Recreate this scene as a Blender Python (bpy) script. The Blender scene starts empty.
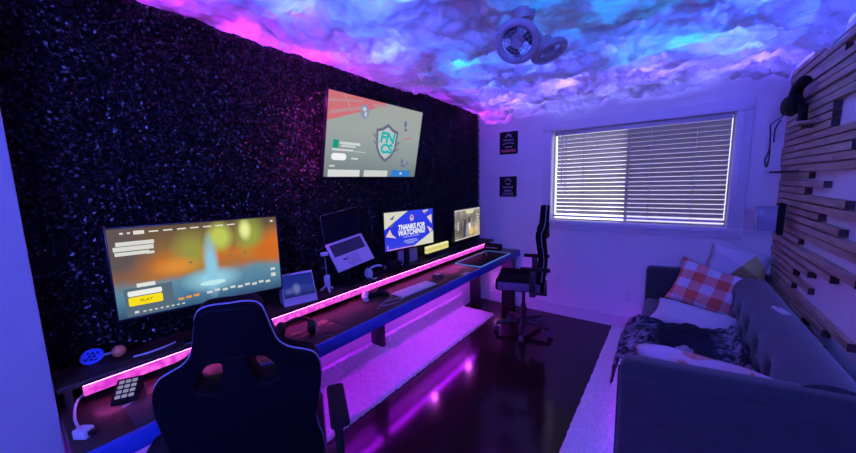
import bpy, bmesh, math, random
import numpy as np
from mathutils import Vector, Matrix, noise, Euler
random.seed(7); rng = np.random.default_rng(7)
C = bpy.context.scene.collection
PI = math.pi
R = math.radians

# ------------------------------------------------------------------ helpers
def lin(c):
    c = c / 255.0
    return c / 12.92 if c <= 0.04045 else ((c + 0.055) / 1.055) ** 2.4
def S(r, g, b): return (lin(r), lin(g), lin(b), 1.0)

def nodes_of(name):
    m = bpy.data.materials.new(name); m.use_nodes = True
    nt = m.node_tree
    return m, nt, nt.nodes['Principled BSDF'], nt.nodes['Material Output']

def mat(name, col, rough=0.6, metal=0.0, scale=30.0, var=0.12, bump=0.0, spec=0.5, bscale=None, sheen=0.0, coat=0.0):
    m, nt, p, out = nodes_of(name)
    tc = nt.nodes.new('ShaderNodeTexCoord')
    n = nt.nodes.new('ShaderNodeTexNoise'); n.inputs['Scale'].default_value = scale; n.inputs['Detail'].default_value = 4
    nt.links.new(tc.outputs['Object'], n.inputs['Vector'])
    r = nt.nodes.new('ShaderNodeValToRGB')
    a = [max(0, c * (1 - var)) for c in col[:3]] + [1]; b = [min(1, c * (1 + var)) for c in col[:3]] + [1]
    r.color_ramp.elements[0].color = a; r.color_ramp.elements[1].color = b
    r.color_ramp.elements[0].position = .3; r.color_ramp.elements[1].position = .7
    nt.links.new(n.outputs['Fac'], r.inputs['Fac']); nt.links.new(r.outputs['Color'], p.inputs['Base Color'])
    p.inputs['Roughness'].default_value = rough; p.inputs['Metallic'].default_value = metal
    p.inputs['Specular IOR Level'].default_value = spec
    if sheen: p.inputs['Sheen Weight'].default_value = sheen
    if coat: p.inputs['Coat Weight'].default_value = coat; p.inputs['Coat Roughness'].default_value = .08
    if bump:
        n2 = nt.nodes.new('ShaderNodeTexNoise'); n2.inputs['Scale'].default_value = bscale or scale * 4
        nt.links.new(tc.outputs['Object'], n2.inputs['Vector'])
        bp = nt.nodes.new('ShaderNodeBump'); bp.inputs['Strength'].default_value = bump; bp.inputs['Distance'].default_value = .01
        nt.links.new(n2.outputs['Fac'], bp.inputs['Height']); nt.links.new(bp.outputs['Normal'], p.inputs['Normal'])
    return m

EM = {}
def emat(col, strength=1.0):
    k = (tuple(round(c, 4) for c in col[:3]), strength)
    if k not in EM:
        m, nt, p, out = nodes_of('glow')
        nt.nodes.remove(p)
        e = nt.nodes.new('ShaderNodeEmission'); e.inputs['Color'].default_value = col; e.inputs['Strength'].default_value = strength
        nt.links.new(e.outputs[0], out.inputs['Surface']); EM[k] = m
    return EM[k]

def finish(name, bm, m, parent=None, smooth=True, angle=40, loc=(0, 0, 0), rot=(0, 0, 0)):
    bmesh.ops.recalc_face_normals(bm, faces=bm.faces)
    me = bpy.data.meshes.new(name); bm.to_mesh(me); bm.free()
    if smooth:
        me.shade_smooth()
        try: me.set_sharp_from_angle(angle=R(angle))
        except Exception: pass
    return link(name, me, m, parent, loc, rot)

def link(name, me, m, parent=None, loc=(0, 0, 0), rot=(0, 0, 0)):
    o = bpy.data.objects.new(name, me); C.objects.link(o)
    if m is not None:
        if len(me.materials) == 0: me.materials.append(m)
        else: me.materials[0] = m
    o.location = loc; o.rotation_euler = rot
    if parent is not None: o.parent = parent
    return o

def thing(name, label, cat, loc=(0, 0, 0), rot=(0, 0, 0), group=None):
    o = bpy.data.objects.new(name, None); C.objects.link(o)
    o.empty_display_size = .05
    o.location = loc; o.rotation_euler = rot if not isinstance(rot, (int, float)) else (0, 0, rot)
    return tag(o, label, cat, group)
def tag(o, label, cat, group=None, kind=None):
    o['label'] = label; o['category'] = cat
    if group: o['group'] = group
    if kind: o['kind'] = kind
    return o
def struct(name, bm, m, smooth=False, label=None, parent=None):
    o = finish(name, bm, m, parent, smooth)
    if parent is None: o['kind'] = 'structure'
    if label: o['label'] = label
    return o

def add(bm, b2, M=None):
    if M is not None: bmesh.ops.transform(b2, matrix=M, verts=b2.verts)
    me = bpy.data.meshes.new('tmp'); b2.to_mesh(me); b2.free(); bm.from_mesh(me); bpy.data.meshes.remove(me)
    return bm
def box(bm, lo, hi, bev=0.0, seg=2, M=None):
    b = bmesh.new(); bmesh.ops.create_cube(b, size=1)
    s = [hi[i] - lo[i] for i in range(3)]
    bmesh.ops.scale(b, vec=s, verts=b.verts)
    bmesh.ops.translate(b, vec=[(hi[i] + lo[i]) / 2 for i in range(3)], verts=b.verts)
    if bev: bmesh.ops.bevel(b, geom=list(b.edges), offset=bev, segments=seg, profile=.5, affect='EDGES')
    return add(bm, b, M)
def bx(lo, hi, bev=0.0, seg=2, M=None): return box(bmesh.new(), lo, hi, bev, seg, M)
def tube(bm, pts, r, n=8, closed=False, cap=True):
    pts = [Vector(p) for p in pts]; N = len(pts); rings = []
    rad = r if isinstance(r, (list, tuple)) else [r] * N
    up = None
    for i, p in enumerate(pts):
        if closed: t = pts[(i + 1) % N] - pts[i - 1]
        else: t = pts[min(i + 1, N - 1)] - pts[max(i - 1, 0)]
        t.normalize()
        if up is None: up = t.orthogonal().normalized()
        up = (up - t * up.dot(t))
        if up.length < 1e-6: up = t.orthogonal()
        up.normalize(); s = t.cross(up)
        rings.append([bm.verts.new(p + (up * math.cos(2 * PI * k / n) + s * math.sin(2 * PI * k / n)) * rad[i]) for k in range(n)])
    for i in range(N if closed else N - 1):
        a, b = rings[i], rings[(i + 1) % N]
        for k in range(n): bm.faces.new((a[k], a[(k + 1) % n], b[(k + 1) % n], b[k]))
    if cap and not closed:
        bm.faces.new(rings[0][::-1]); bm.faces.new(rings[-1])
    return bm
def tb(pts, r, n=8, closed=False): return tube(bmesh.new(), pts, r, n, closed)
def lathe(bm, prof, n=32, M=None):
    b = bmesh.new(); rings = []
    for (r, z) in prof:
        if r < 1e-5: rings.append([b.verts.new((0, 0, z))])
        else: rings.append([b.verts.new((r * math.cos(2 * PI * k / n), r * math.sin(2 * PI * k / n), z)) for k in range(n)])
    for a, c in zip(rings, rings[1:]):
        for k in range(n):
            v = [a[k % len(a)], a[(k + 1) % len(a)], c[(k + 1) % len(c)], c[k % len(c)]]
            u = []
            for q in v:
                if q not in u: u.append(q)
            if len(u) > 2: b.faces.new(u)
    return add(bm, b, M)
def lt(prof, n=32, M=None): return lathe(bmesh.new(), prof, n, M)
def spline(pts, sub=8, closed=False):
    pts = [Vector(p) for p in pts]; N = len(pts); out = []
    rngs = range(N) if closed else range(N - 1)
    for i in rngs:
        g = (lambda j: pts[j % N]) if closed else (lambda j: pts[max(0, min(N - 1, j))])
        p0, p1, p2, p3 = g(i - 1), g(i), g(i + 1), g(i + 2)
        for k in range(sub):
            t = k / sub
            out.append(.5 * ((2 * p1) + (p2 - p0) * t + (2 * p0 - 5 * p1 + 4 * p2 - p3) * t * t + (3 * p1 - p0 - 3 * p2 + p3) * t ** 3))
    if not closed: out.append(pts[-1])
    return out
def grid(nu, nv, f, wrap=False):
    """surface from f(u,v), u,v in 0..1"""
    bm = bmesh.new(); V = [[bm.verts.new(f(i / nu, j / nv)) for j in range(nv + 1)] for i in range(nu + 1)]
    for i in range(nu):
        for j in range(nv): bm.faces.new((V[i][j], V[i + 1][j], V[i + 1][j + 1], V[i][j + 1]))
    return bm
def poly(bm, pts, y, holes=None):
    """flat shape in local XZ facing -Y"""
    bm.faces.new([bm.verts.new((p[0], y, p[1])) for p in pts]); return bm
def basis(n, up=(0, 0, 1)):
    z = Vector(n).normalized(); x = Vector(up).cross(z)
    if x.length < 1e-4: x = Vector((1, 0, 0))
    x.normalize(); y = z.cross(x)
    return Matrix((x, y, z)).transposed().to_4x4()
def curve_plate(outline, holes, extrude, bevel):
    cu = bpy.data.curves.new('plate', 'CURVE'); cu.dimensions = '2D'; cu.fill_mode = 'BOTH'
    cu.extrude = extrude; cu.bevel_depth = bevel; cu.bevel_resolution = 3
    for pts in [outline] + holes:
        s = cu.splines.new('POLY'); s.points.add(len(pts) - 1); s.use_cyclic_u = True
        for p, q in zip(s.points, pts): p.co = (q[0], q[1], 0, 1)
    o = bpy.data.objects.new('plate', cu); C.objects.link(o)
    dg = bpy.context.evaluated_depsgraph_get()
    me = bpy.data.meshes.new_from_object(o.evaluated_get(dg))
    bm = bmesh.new(); bm.from_mesh(me)
    bpy.data.objects.remove(o); bpy.data.curves.remove(cu); bpy.data.meshes.remove(me)
    bmesh.ops.remove_doubles(bm, verts=bm.verts, dist=1e-5)
    return bm
def text_bm(txt, size, shear=0.0, bold=.0):
    cu = bpy.data.curves.new('t', 'FONT'); cu.body = txt; cu.size = size; cu.align_x = 'CENTER'; cu.align_y = 'CENTER'; cu.shear = shear; cu.offset = bold
    o = bpy.data.objects.new('t', cu); C.objects.link(o)
    me = bpy.data.meshes.new_from_object(o.evaluated_get(bpy.context.evaluated_depsgraph_get()))
    bm = bmesh.new(); bm.from_mesh(me)
    bpy.data.objects.remove(o); bpy.data.curves.remove(cu); bpy.data.meshes.remove(me)
    return bm
def text_on(bm, txt, size, x, z, y, shear=0., bold=0., sx=1.0):
    b = text_bm(txt, size, shear, bold)
    bmesh.ops.transform(b, matrix=Matrix.Translation((x, y, z)) @ Matrix.Rotation(PI / 2, 4, 'X') @ Matrix.Scale(sx, 4, (1, 0, 0)), verts=b.verts)
    return add(bm, b)
def rrect(cx, cz, w, h, r=.004, n=4):
    out = []
    for sx, sz, a0 in ((1, 1, 0), (-1, 1, 90), (-1, -1, 180), (1, -1, 270)):
        for k in range(n + 1):
            a = R(a0 + 90 * k / n); out.append((cx + sx * (w / 2 - r) + r * math.cos(a), cz + sz * (h / 2 - r) + r * math.sin(a)))
    return out
def ell(cx, cz, a, b, n=24): return [(cx + a * math.cos(2 * PI * k / n), cz + b * math.sin(2 * PI * k / n)) for k in range(n)]
def copy_tree(o, parent=None):
    c = o.copy(); C.objects.link(c); c.parent = parent
    for ch in list(o.children): copy_tree(ch, c)
    return c

# ------------------------------------------------------------------ materials
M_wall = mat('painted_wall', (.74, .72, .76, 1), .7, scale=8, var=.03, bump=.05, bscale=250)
M_return = mat('dimmed_wall_paint', (.40, .40, .44, 1), .7, scale=8, var=.03, bump=.05, bscale=250)  # wall paint darkened to offset the strong light on the wall end
M_trim = mat('white_trim', (.66, .64, .70, 1), .4, scale=5, var=.02)
M_black = mat('black_plastic', (.008, .008, .011, 1), .4, scale=60, var=.1)
M_blackm = mat('black_matte', (.006, .006, .009, 1), .75, scale=80, var=.2, spec=.2)
M_white = mat('white_plastic', (.62, .62, .66, 1), .35, scale=20, var=.03)
M_grey = mat('grey_metal', (.35, .35, .38, 1), .35, metal=.7, scale=30, var=.05)
M_silver = mat('silver_aluminium', (.55, .55, .60, 1), .4, metal=.3, scale=40, var=.03)
M_chairf = mat('black_leatherette', (.003, .003, .006, 1), .6, scale=90, var=.2, bump=.08, spec=.06)
M_pipe = mat('grey_piping', (.34, .33, .42, 1), .5)
M_velvet = mat('grey_velvet', (.026, .030, .042, 1), .8, scale=14, var=.18, bump=.08, bscale=400, sheen=.35, spec=.2)
M_velvetd = mat('grey_velvet_button', (.05, .05, .08, 1), .8)

def wood_floor():
    m, nt, p, out = nodes_of('dark_glossy_floorboards')
    tc = nt.nodes.new('ShaderNodeTexCoord'); mp = nt.nodes.new('ShaderNodeMapping'); mp.inputs['Rotation'].default_value = (0, 0, PI / 2)
    nt.links.new(tc.outputs['Object'], mp.inputs['Vector'])
    b = nt.nodes.new('ShaderNodeTexBrick'); b.inputs['Scale'].default_value = 1
    b.inputs['Brick Width'].default_value = 1.2; b.inputs['Row Height'].default_value = .13; b.inputs['Mortar Size'].default_value = .002
    b.inputs['Color1'].default_value = (.012, .006, .006, 1); b.inputs['Color2'].default_value = (.02, .010, .009, 1); b.inputs['Mortar'].default_value = (.003, .002, .002, 1)
    nt.links.new(mp.outputs[0], b.inputs['Vector']); nt.links.new(b.outputs['Color'], p.inputs['Base Color'])
    n = nt.nodes.new('ShaderNodeTexNoise'); n.inputs['Scale'].default_value = 6; nt.links.new(tc.outputs['Object'], n.inputs['Vector'])
    mr = nt.nodes.new('ShaderNodeMapRange'); mr.inputs['To Min'].default_value = .09; mr.inputs['To Max'].default_value = .17
    nt.links.new(n.outputs['Fac'], mr.inputs['Value']); nt.links.new(mr.outputs[0], p.inputs['Roughness']); p.inputs['Specular IOR Level'].default_value = .32
    return m
def grain(name, c1, c2, rough=.5, sc=(1, 12, 12), coat=0):
    m, nt, p, out = nodes_of(name)
    tc = nt.nodes.new('ShaderNodeTexCoord'); mp = nt.nodes.new('ShaderNodeMapping'); mp.inputs['Scale'].default_value = sc
    nt.links.new(tc.outputs['Object'], mp.inputs['Vector'])
    n = nt.nodes.new('ShaderNodeTexNoise'); n.inputs['Scale'].default_value = 6; n.inputs['Detail'].default_value = 6; n.inputs['Distortion'].default_value = .6
    nt.links.new(mp.outputs[0], n.inputs['Vector'])
    r = nt.nodes.new('ShaderNodeValToRGB'); r.color_ramp.elements[0].color = c1; r.color_ramp.elements[1].color = c2
    r.color_ramp.elements[0].position = .35; r.color_ramp.elements[1].position = .68
    nt.links.new(n.outputs['Fac'], r.inputs['Fac']); nt.links.new(r.outputs['Color'], p.inputs['Base Color'])
    p.inputs['Roughness'].default_value = rough
    if coat: p.inputs['Coat Weight'].default_value = coat
    return m
M_floor = wood_floor()
M_slat = grain('raw_timber', (.30, .20, .125, 1), (.50, .36, .25, 1), .6, (8, .6, 8))
M_slatend = mat('dark_end_grain', (.03, .02, .018, 1), .7)
M_desk = grain('dark_red_wood', (.022, .010, .008, 1), (.06, .026, .02, 1), .38, (10, 1, 10))
M_shelf = grain('dark_shelf_wood', (.022, .012, .01, 1), (.05, .026, .02, 1), .5, (10, 1, 10))
M_edge = mat('blue_sheen_edge', (.02, .06, .42, 1), .4, scale=20, var=.15)  # blue sheen of the cloud ceiling put into the edge colour

# ------------------------------------------------------------------ room shell
X0, X1, YB, YF, ZC = -2.13, .74, -1.3, 3.97, 2.62
struct('floor', bx((X0 - .2, YB - .1, -.1), (X1 + .1, YF + .15, 0)), M_floor, label='dark glossy wooden floor')
struct('ceiling', bx((X0 - .2, YB - .1, ZC), (X1 + .1, YF + .15, ZC + .1)), M_wall, label='plain ceiling hidden above the cotton clouds')
struct('wall_left', bx((X0 - .12, YB - .1, 0), (X0, YF + .15, ZC)), M_wall, label='long wall behind the desk')
struct('wall_right', bx((X1, YB - .1, 0), (X1 + .1, YF + .15, ZC)), M_wall, label='white wall behind the timber slats')
struct('wall_near', bx((X0 - .1, YB - .1, 0), (X1 + .1, YB, ZC)), M_wall, label='plain wall behind the viewpoint')
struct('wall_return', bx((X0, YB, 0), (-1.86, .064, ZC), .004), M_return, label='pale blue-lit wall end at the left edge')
# far wall with window opening
wx0, wx1, wz0, wz1 = -1.15, .405, 1.15, 2.165
b = bmesh.new()
box(b, (X0 - .1, YF, 0), (wx0, YF + .15, ZC)); box(b, (wx1, YF, 0), (X1 + .1, YF + .15, ZC))
box(b, (wx0, YF, 0), (wx1, YF + .15, wz0)); box(b, (wx0, YF, wz1), (wx1, YF + .15, ZC))
struct('wall_far', b, M_wall, label='lilac-lit far wall with the window')
def frame_ring(bm, x0, x1, z0, z1, w, ya, yb, bev=.004):
    box(bm, (x0 - w, ya, z1), (x1 + w, yb, z1 + w), bev); box(bm, (x0 - w, ya, z0 - w), (x1 + w, yb, z0), bev)
    box(bm, (x0 - w, ya, z0), (x0, yb, z1), bev); box(bm, (x1, ya, z0), (x1 + w, yb, z1), bev)
    return bm
b = frame_ring(bmesh.new(), wx0, wx1, wz0, wz1, .105, YF - .018, YF)
frame_ring(b, wx0, wx1, wz0, wz1, .05, YF - .032, YF - .016)
win = struct('window_1', b, M_trim, True, 'wide window with white moulded casing')
b = frame_ring(bmesh.new(), wx0 + .010, wx1 - .010, wz0 + .012, wz1 - .012, .010, YF + .09, YF + .14, .002)
box(b, (-.415, YF + .09, wz0 + .01), (-.388, YF + .14, wz1 - .01), .004)
finish('window_frame', b, M_trim, win)
m, nt, p, out = nodes_of('window_glass'); nt.nodes.remove(p)
t = nt.nodes.new('ShaderNodeBsdfTransparent'); g = nt.nodes.new('ShaderNodeBsdfGlossy'); g.inputs['Roughness'].default_value = .02
mx = nt.nodes.new('ShaderNodeMixShader'); fr = nt.nodes.new('ShaderNodeFresnel'); fr.inputs['IOR'].default_value = 1.3
nt.links.new(fr.outputs[0], mx.inputs[0]); nt.links.new(t.outputs[0], mx.inputs[1]); nt.links.new(g.outputs[0], mx.inputs[2]); nt.links.new(mx.outputs[0], out.inputs['Surface'])
M_glass = m
finish('pane', bx((wx0 + .006, YF + .112, wz0 + .006), (wx1 - .006, YF + .118, wz1 - .006)), M_glass, win, False)
m, nt, p, out = nodes_of('insect_screen_mesh'); nt.nodes.remove(p)
t = nt.nodes.new('ShaderNodeBsdfTransparent'); t.inputs['Color'].default_value = (.72, .70, .80, 1); g = nt.nodes.new('ShaderNodeBsdfDiffuse'); g.inputs['Color'].default_value = (.03, .03, .04, 1)
mx = nt.nodes.new('ShaderNodeMixShader'); mx.inputs[0].default_value = .15
nt.links.new(t.outputs[0], mx.inputs[1]); nt.links.new(g.outputs[0], mx.inputs[2]); nt.links.new(mx.outputs[0], out.inputs['Surface'])
finish('insect_screen', bx((-.39, YF + .128, wz0 + .01), (wx1 - .012, YF + .129, wz1 - .01)), m, win, False)
# baseboards
def bb(lo, hi, name, lab):
    struct(name, bx(lo, hi, .006), M_trim, label=lab)
bb((-1.95, YF - .018, 0), (X1, YF, .14), 'baseboard_far', 'white baseboard under the window')
# ------------------------------------------------------------------ venetian blind
bl = thing('venetian_blind', 'white venetian blind with tilted slats filling the bright window', 'blind', ((wx0 + wx1) / 2, YF + .05, wz1))
m, nt, p, out = nodes_of('blind_slat')
p.inputs['Base Color'].default_value = (.5, .48, .54, 1); p.inputs['Roughness'].default_value = .45
tr = nt.nodes.new('ShaderNodeBsdfTranslucent'); tr.inputs['Color'].default_value = (.55, .5, .6, 1)
mx = nt.nodes.new('ShaderNodeMixShader'); mx.inputs[0].default_value = .03
nt.links.new(p.outputs[0], mx.inputs[1]); nt.links.new(tr.outputs[0], mx.inputs[2]); nt.links.new(mx.outputs[0], out.inputs['Surface'])
M_slatb = m
W = wx1 - wx0
finish('headrail', bx((-W / 2 + .02, -.03, -.05), (W / 2 - .02, .03, -.004), .004), M_white, bl)
slat_me = None
NS = 20
for k in range(NS):
    z = -.075 - k * .0445
    if slat_me is None:
        w2, th = .0255, .0014
        a = R(51)
        def prof(u):
            s = (u - .5) * 2; d = s * w2; c = .003 * (1 - s * s)
            return (-d * math.cos(a) + c * math.sin(a) * -1, d * math.sin(a) + c * math.cos(a))
        bm = grid(1, 6, lambda u, v: (-W / 2 + .045 + u * (W - .068), prof(v)[0], prof(v)[1]))
        bmesh.ops.solidify(bm, geom=list(bm.faces), thickness=th)
        so = finish('slat', bm, M_slatb, bl, loc=(0, 0, z)); slat_me = so.data
    else: link('slat', slat_me, M_slatb, bl, (0, 0, z))
zb = -.075 - NS * .0445
finish('bottom_rail', bx((-W / 2 + .01, -.02, zb - .012), (W / 2 - .01, .02, zb + .008), .003), M_white, bl)
for xx in (-.64, -.45, .17, .52):
    bm = bmesh.new()
    for yy in (-.026, .026): tube(bm, [(xx, yy, -.04), (xx, yy, zb)], .0022, 6)
    for k in range(NS): tube(bm, [(xx, -.026, -.075 - k * .0445 + .02), (xx, .026, -.075 - k * .0445 - .02)], .0016, 5)
    finish('ladder_cord', bm, M_white, bl)
finish('tilt_wand', tb([(-.67, -.04, -.03), (-.668, -.042, -.62)], .005, 8), M_white, bl)

# ------------------------------------------------------------------ slat wall
sw = thing('timber_slat_panel', 'wall feature of horizontal raw timber slats of staggered length', 'wall panel', (.705, 3.2, 1.6))
rows = [(.74, 2.67), (.79, 2.37), (.838, 3.33), (.89, 2.99), (.942, 3.30), (.995, 2.99), (1.048, 2.66), (1.102, 2.35), (1.155, 3.30), (1.207, 1.4), (1.258, 1.1),
        (1.307, 2.63), (1.355, 2.96), (1.405, 1.2), (1.455, 2.60), (1.503, 3.27), (1.553, 2.94), (1.606, 3.25), (1.657, 2.3), (1.707, 1.2), (1.755, 2.60), (1.805, 1.0), (1.855, 1.6), (1.905, 2.95),
        (1.955, 2.95), (2.005, 2.95), (2.056, 1.2), (2.107, .9), (2.157, 1.5), (2.205, .9), (2.252, 1.2), (2.30, 2.91), (2.35, 1.4), (2.40, .8), (.69, 3.0), (.64, 2.7), (.59, 3.3)]
for (z, ye) in rows:
    h = .040 + random.uniform(-.003, .004); d = random.choice((.028, .034, .034, .04))
    s = finish('slat', bx((X1 - d, ye, z - h / 2), (X1 - .0015, YF - .002, z + h / 2), .0015, 1), M_slat, sw, False, loc=(-.705, -3.2, -1.6))
    finish('end_cap', bx((X1 - d - .0012, ye - .003, z - h / 2 - .001), (X1 - .0015, ye, z + h / 2 + .001)), M_slatend, s, False)

# ------------------------------------------------------------------ black foliage wall
N = 130000
y = rng.uniform(.07, YF - .005, N); z = rng.uniform(.80, 2.58, N)
cx = X0 + .012 + .035 * rng.random(N) ** .7
c = np.stack([cx, y, z], 1)
nrm = rng.normal(0, 1, (N, 3)) * .65; nrm[:, 0] += 1.0; nrm /= np.linalg.norm(nrm, axis=1)[:, None]
tt = rng.normal(0, 1, (N, 3)); tt -= nrm * (tt * nrm).sum(1)[:, None]; tt /= np.linalg.norm(tt, axis=1)[:, None]
bt = np.cross(nrm, tt)
L = rng.uniform(.0055, .0105, N)[:, None]; Wd = L * .55
V = np.stack([c - tt * L, c + bt * Wd + nrm * .002, c + tt * L, c - bt * Wd + nrm * .002], 1)
V[:, :, 0] = np.clip(V[:, :, 0], X0 + .003, None); V[:, :, 1] = np.clip(V[:, :, 1], .068, YF - .004)
V = V.reshape(-1, 3)
me = bpy.data.meshes.new('leaf_mat'); me.vertices.add(len(V)); me.vertices.foreach_set('co', V.ravel())
me.loops.add(4 * N); me.loops.foreach_set('vertex_index', np.arange(4 * N)); me.polygons.add(N)
me.polygons.foreach_set('loop_start', np.arange(N) * 4); me.update(calc_edges=True); me.validate()
M_leaf = mat('black_leaf', (.004, .004, .006, 1), .34, scale=40, var=.4, spec=.5)
fol = thing('foliage_wall_panel', 'black artificial leaf panel covering the whole wall behind the desk', 'wall panel', (X0, 2.0, 1.6))
finish('backing', bx((0.0, -1.93, -.8), (.012, YF - 2.003, 1.0)), M_blackm, fol, False)
lv = link('leaves', me, M_leaf, fol, (-X0, -2.0, -1.6)); lv['kind'] = 'stuff'

# ------------------------------------------------------------------ cotton cloud ceiling
def puff(p, s):
    d = noise.voronoi(Vector(p) * s)[0][0]
    return max(0., 1 - d * d * 1.6)
nx, ny = 250, 420
cx0, cx1, cy0, cy1 = X0 + .05, X1 - .055, YB + .05, YF - .03
bm = bmesh.new(); VV = []
for i in range(nx + 1):
    row = []
    for j in range(ny + 1):
        x = cx0 + (cx1 - cx0) * i / nx; yy = cy0 + (cy1 - cy0) * j / ny
        q = Vector((x, yy, 0)); w = noise.noise_vector(q * 2.3) * .12 + noise.noise_vector(q * 7) * .035
        q2 = q + w
        h = .05 * noise.noise(Vector((x * 1.5, yy * 1.5, 3.1)))
        h += .050 * puff(q2, 3.2) + .032 * puff(q2 + w, 7.5) + .016 * puff(q2 + w * .5, 17) + .010 * noise.noise(q2 * 17) + .008 * noise.noise(q2 * 36) + .008 * noise.noise(q2 * 70)
        e = min(cx1 - x, cy1 - yy); lump = .55 + 1.1 * puff(q * 1.0 + w * .4, 9)
        if e < .13: h += .055 * lump * math.sqrt(max(0, 1 - e / .13))
        e = x - cx0
        if e < .15: h = h * (.35 + .65 * e / .15) - .012 * (1 - e / .15)
        hz = noise.noise_vector(q * 9) * .018 + noise.noise_vector(q * 32) * .010
        hx = min(max(x + hz.x, X0 + .02), X1 - .045); hy = min(yy + hz.y, YF - .012)
        row.append(bm.verts.new((hx, hy, 2.505 - h)))
    VV.append(row)
for i in range(nx):
    for j in range(ny): bm.faces.new((VV[i][j], VV[i][j + 1], VV[i + 1][j + 1], VV[i + 1][j]))
m, nt, p, out = nodes_of('cotton_cloud'); nt.nodes.remove(p)
tc = nt.nodes.new('ShaderNodeTexCoord'); n = nt.nodes.new('ShaderNodeTexNoise'); n.inputs['Scale'].default_value = 3.4; n.inputs['Detail'].default_value = 7; n.inputs['Roughness'].default_value = .62; n.inputs['Distortion'].default_value = .5
nt.links.new(tc.outputs['Object'], n.inputs['Vector'])
mr = nt.nodes.new('ShaderNodeMapRange'); mr.inputs['From Min'].default_value = .40; mr.inputs['From Max'].default_value = .64; mr.inputs['To Min'].default_value = .06; mr.inputs['To Max'].default_value = .74
nt.links.new(n.outputs['Fac'], mr.inputs['Value'])
d = nt.nodes.new('ShaderNodeBsdfDiffuse'); d.inputs['Color'].default_value = (.78, .77, .78, 1)
t = nt.nodes.new('ShaderNodeBsdfTranslucent'); t.inputs['Color'].default_value = (.85, .85, .85, 1)
n2 = nt.nodes.new('ShaderNodeTexNoise'); n2.inputs['Scale'].default_value = 32; n2.inputs['Detail'].default_value = 5; nt.links.new(tc.outputs['Object'], n2.inputs['Vector'])
bp = nt.nodes.new('ShaderNodeBump'); bp.inputs['Strength'].default_value = .6; bp.inputs['Distance'].default_value = .015
nt.links.new(n2.outputs['Fac'], bp.inputs['Height']); nt.links.new(bp.outputs['Normal'], d.inputs['Normal'])
mx = nt.nodes.new('ShaderNodeMixShader'); nt.links.new(mr.outputs[0], mx.inputs[0]); nt.links.new(d.outputs[0], mx.inputs[1]); nt.links.new(t.outputs[0], mx.inputs[2]); nt.links.new(mx.outputs[0], out.inputs['Surface'])
M_cloud = m
o = finish('cotton_cloud_ceiling', bm, M_cloud, None, True, 180)
tag(o, 'fluffy cotton cloud layer glowing blue and magenta across the ceiling', 'cloud decoration', kind='stuff')

# ------------------------------------------------------------------ rugs
M_shag = mat('white_shag', (.80, .77, .80, 1), .9, scale=60, var=.12, bump=.6, bscale=160, spec=.1)
def rug(name, label, x0, x1, y0, y1, curl=None):
    nxr, nyr = int((x1 - x0) / .012), int((y1 - y0) / .012)
    bm = bmesh.new(); V = []
    for i in range(nxr + 1):
        r_ = []
        for j in range(nyr + 1):
            x = x0 + (x1 - x0) * i / nxr; yy = y0 + (y1 - y0) * j / nyr
            e = min(i, nxr - i, j, nyr - j)
            q = Vector((x, yy, 0))
            h = .026 + .013 * noise.noise(q * 45) + .011 * noise.noise(q * 95) + random.uniform(-.005, .005) + .006 * noise.noise(q * 6)
            if e == 0: h = .003
            jx = .012 * noise.noise(q * 50 + Vector((9, 0, 0))) if e < 2 else .004 * random.uniform(-1, 1)
            jy = .014 * noise.noise(q * 50 + Vector((0, 9, 4))) if e < 2 else .004 * random.uniform(-1, 1)
            px, pz = x + jx, max(.003, h)
            if curl is not None and px < curl + .06:      # the runner is too wide and turns up against the wall
                s = curl + .06 - px
                a = min(s / .06, PI / 2)
                bxp, bzp = curl + .06 - .06 * math.sin(a), .06 * (1 - math.cos(a))
                if s > .06 * PI / 2: bzp += s - .06 * PI / 2
                px, pz = bxp + pz * math.sin(a), bzp + pz * math.cos(a)
            r_.append(bm.verts.new((px, yy + jy, pz)))
        V.append(r_)
    for i in range(nxr):
        for j in range(nyr): bm.faces.new((V[i][j], V[i + 1][j], V[i + 1][j + 1], V[i][j + 1]))
    o = finish(name, bm, M_shag, None, True, 180); return tag(o, label, 'rug')
rug('shag_rug', 'white shag runner along the floor under the desk', -2.30, -1.665, .35, 3.53, curl=X0 + .01)
rug('shag_rug', 'white shag rug under the front of the sofa', -.455, -.075, .9, 3.93)

# ------------------------------------------------------------------ desk
DZ = .75
dk = thing('desk', 'long dark wooden desk with blue sheen tinted into the front edge along the leaf wall', 'desk', (-1.83, 2.0, 0))
def dl(lo, hi): return tuple(lo[i] - (-1.83, 2.0, 0)[i] for i in range(3)), tuple(hi[i] - (-1.83, 2.0, 0)[i] for i in range(3))
finish('desktop', bx(*dl((-2.13, .068, .70), (-1.535, 3.965, DZ)), .003), M_desk, dk)
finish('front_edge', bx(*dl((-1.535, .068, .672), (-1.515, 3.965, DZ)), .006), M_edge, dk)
for yy in (.12, 1.9, 3.68):
    finish('leg', bx(*dl((-2.09, yy, 0.0 if yy > 3 else .21), (-1.95, yy + .04, .70)), .003), M_black, dk)
finish('leg', bx(*dl((-1.72, 3.86, 0), (-1.56, 3.93, .70)), .003), M_black, dk)
finish('back_rail', bx(*dl((-2.12, .08, .55), (-2.10, 3.6, .70)), .003), M_trim, dk)
SZ = .858
sh = thing('riser_shelf', 'dark wooden riser shelf along the back of the desk', 'shelf', (-2.0, 2.0, DZ))
finish('board', bx((-.08, -1.93, SZ - .022 - DZ), (.125, 1.955, SZ - DZ), .003), M_shelf, sh)
for yy in (-1.9, -.9, .1, 1.1, 1.9): finish('support', bx((-.07, yy - .012, 0), (.08, yy + .012, SZ - .022 - DZ)), M_shelf, sh)
ls = thing('led_strip', 'glowing pink light strip under the front of the riser shelf', 'light strip', (-1.895, 2.0, DZ))
m, nt, p, out = nodes_of('pink_crystal_glow'); nt.nodes.remove(p)
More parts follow.
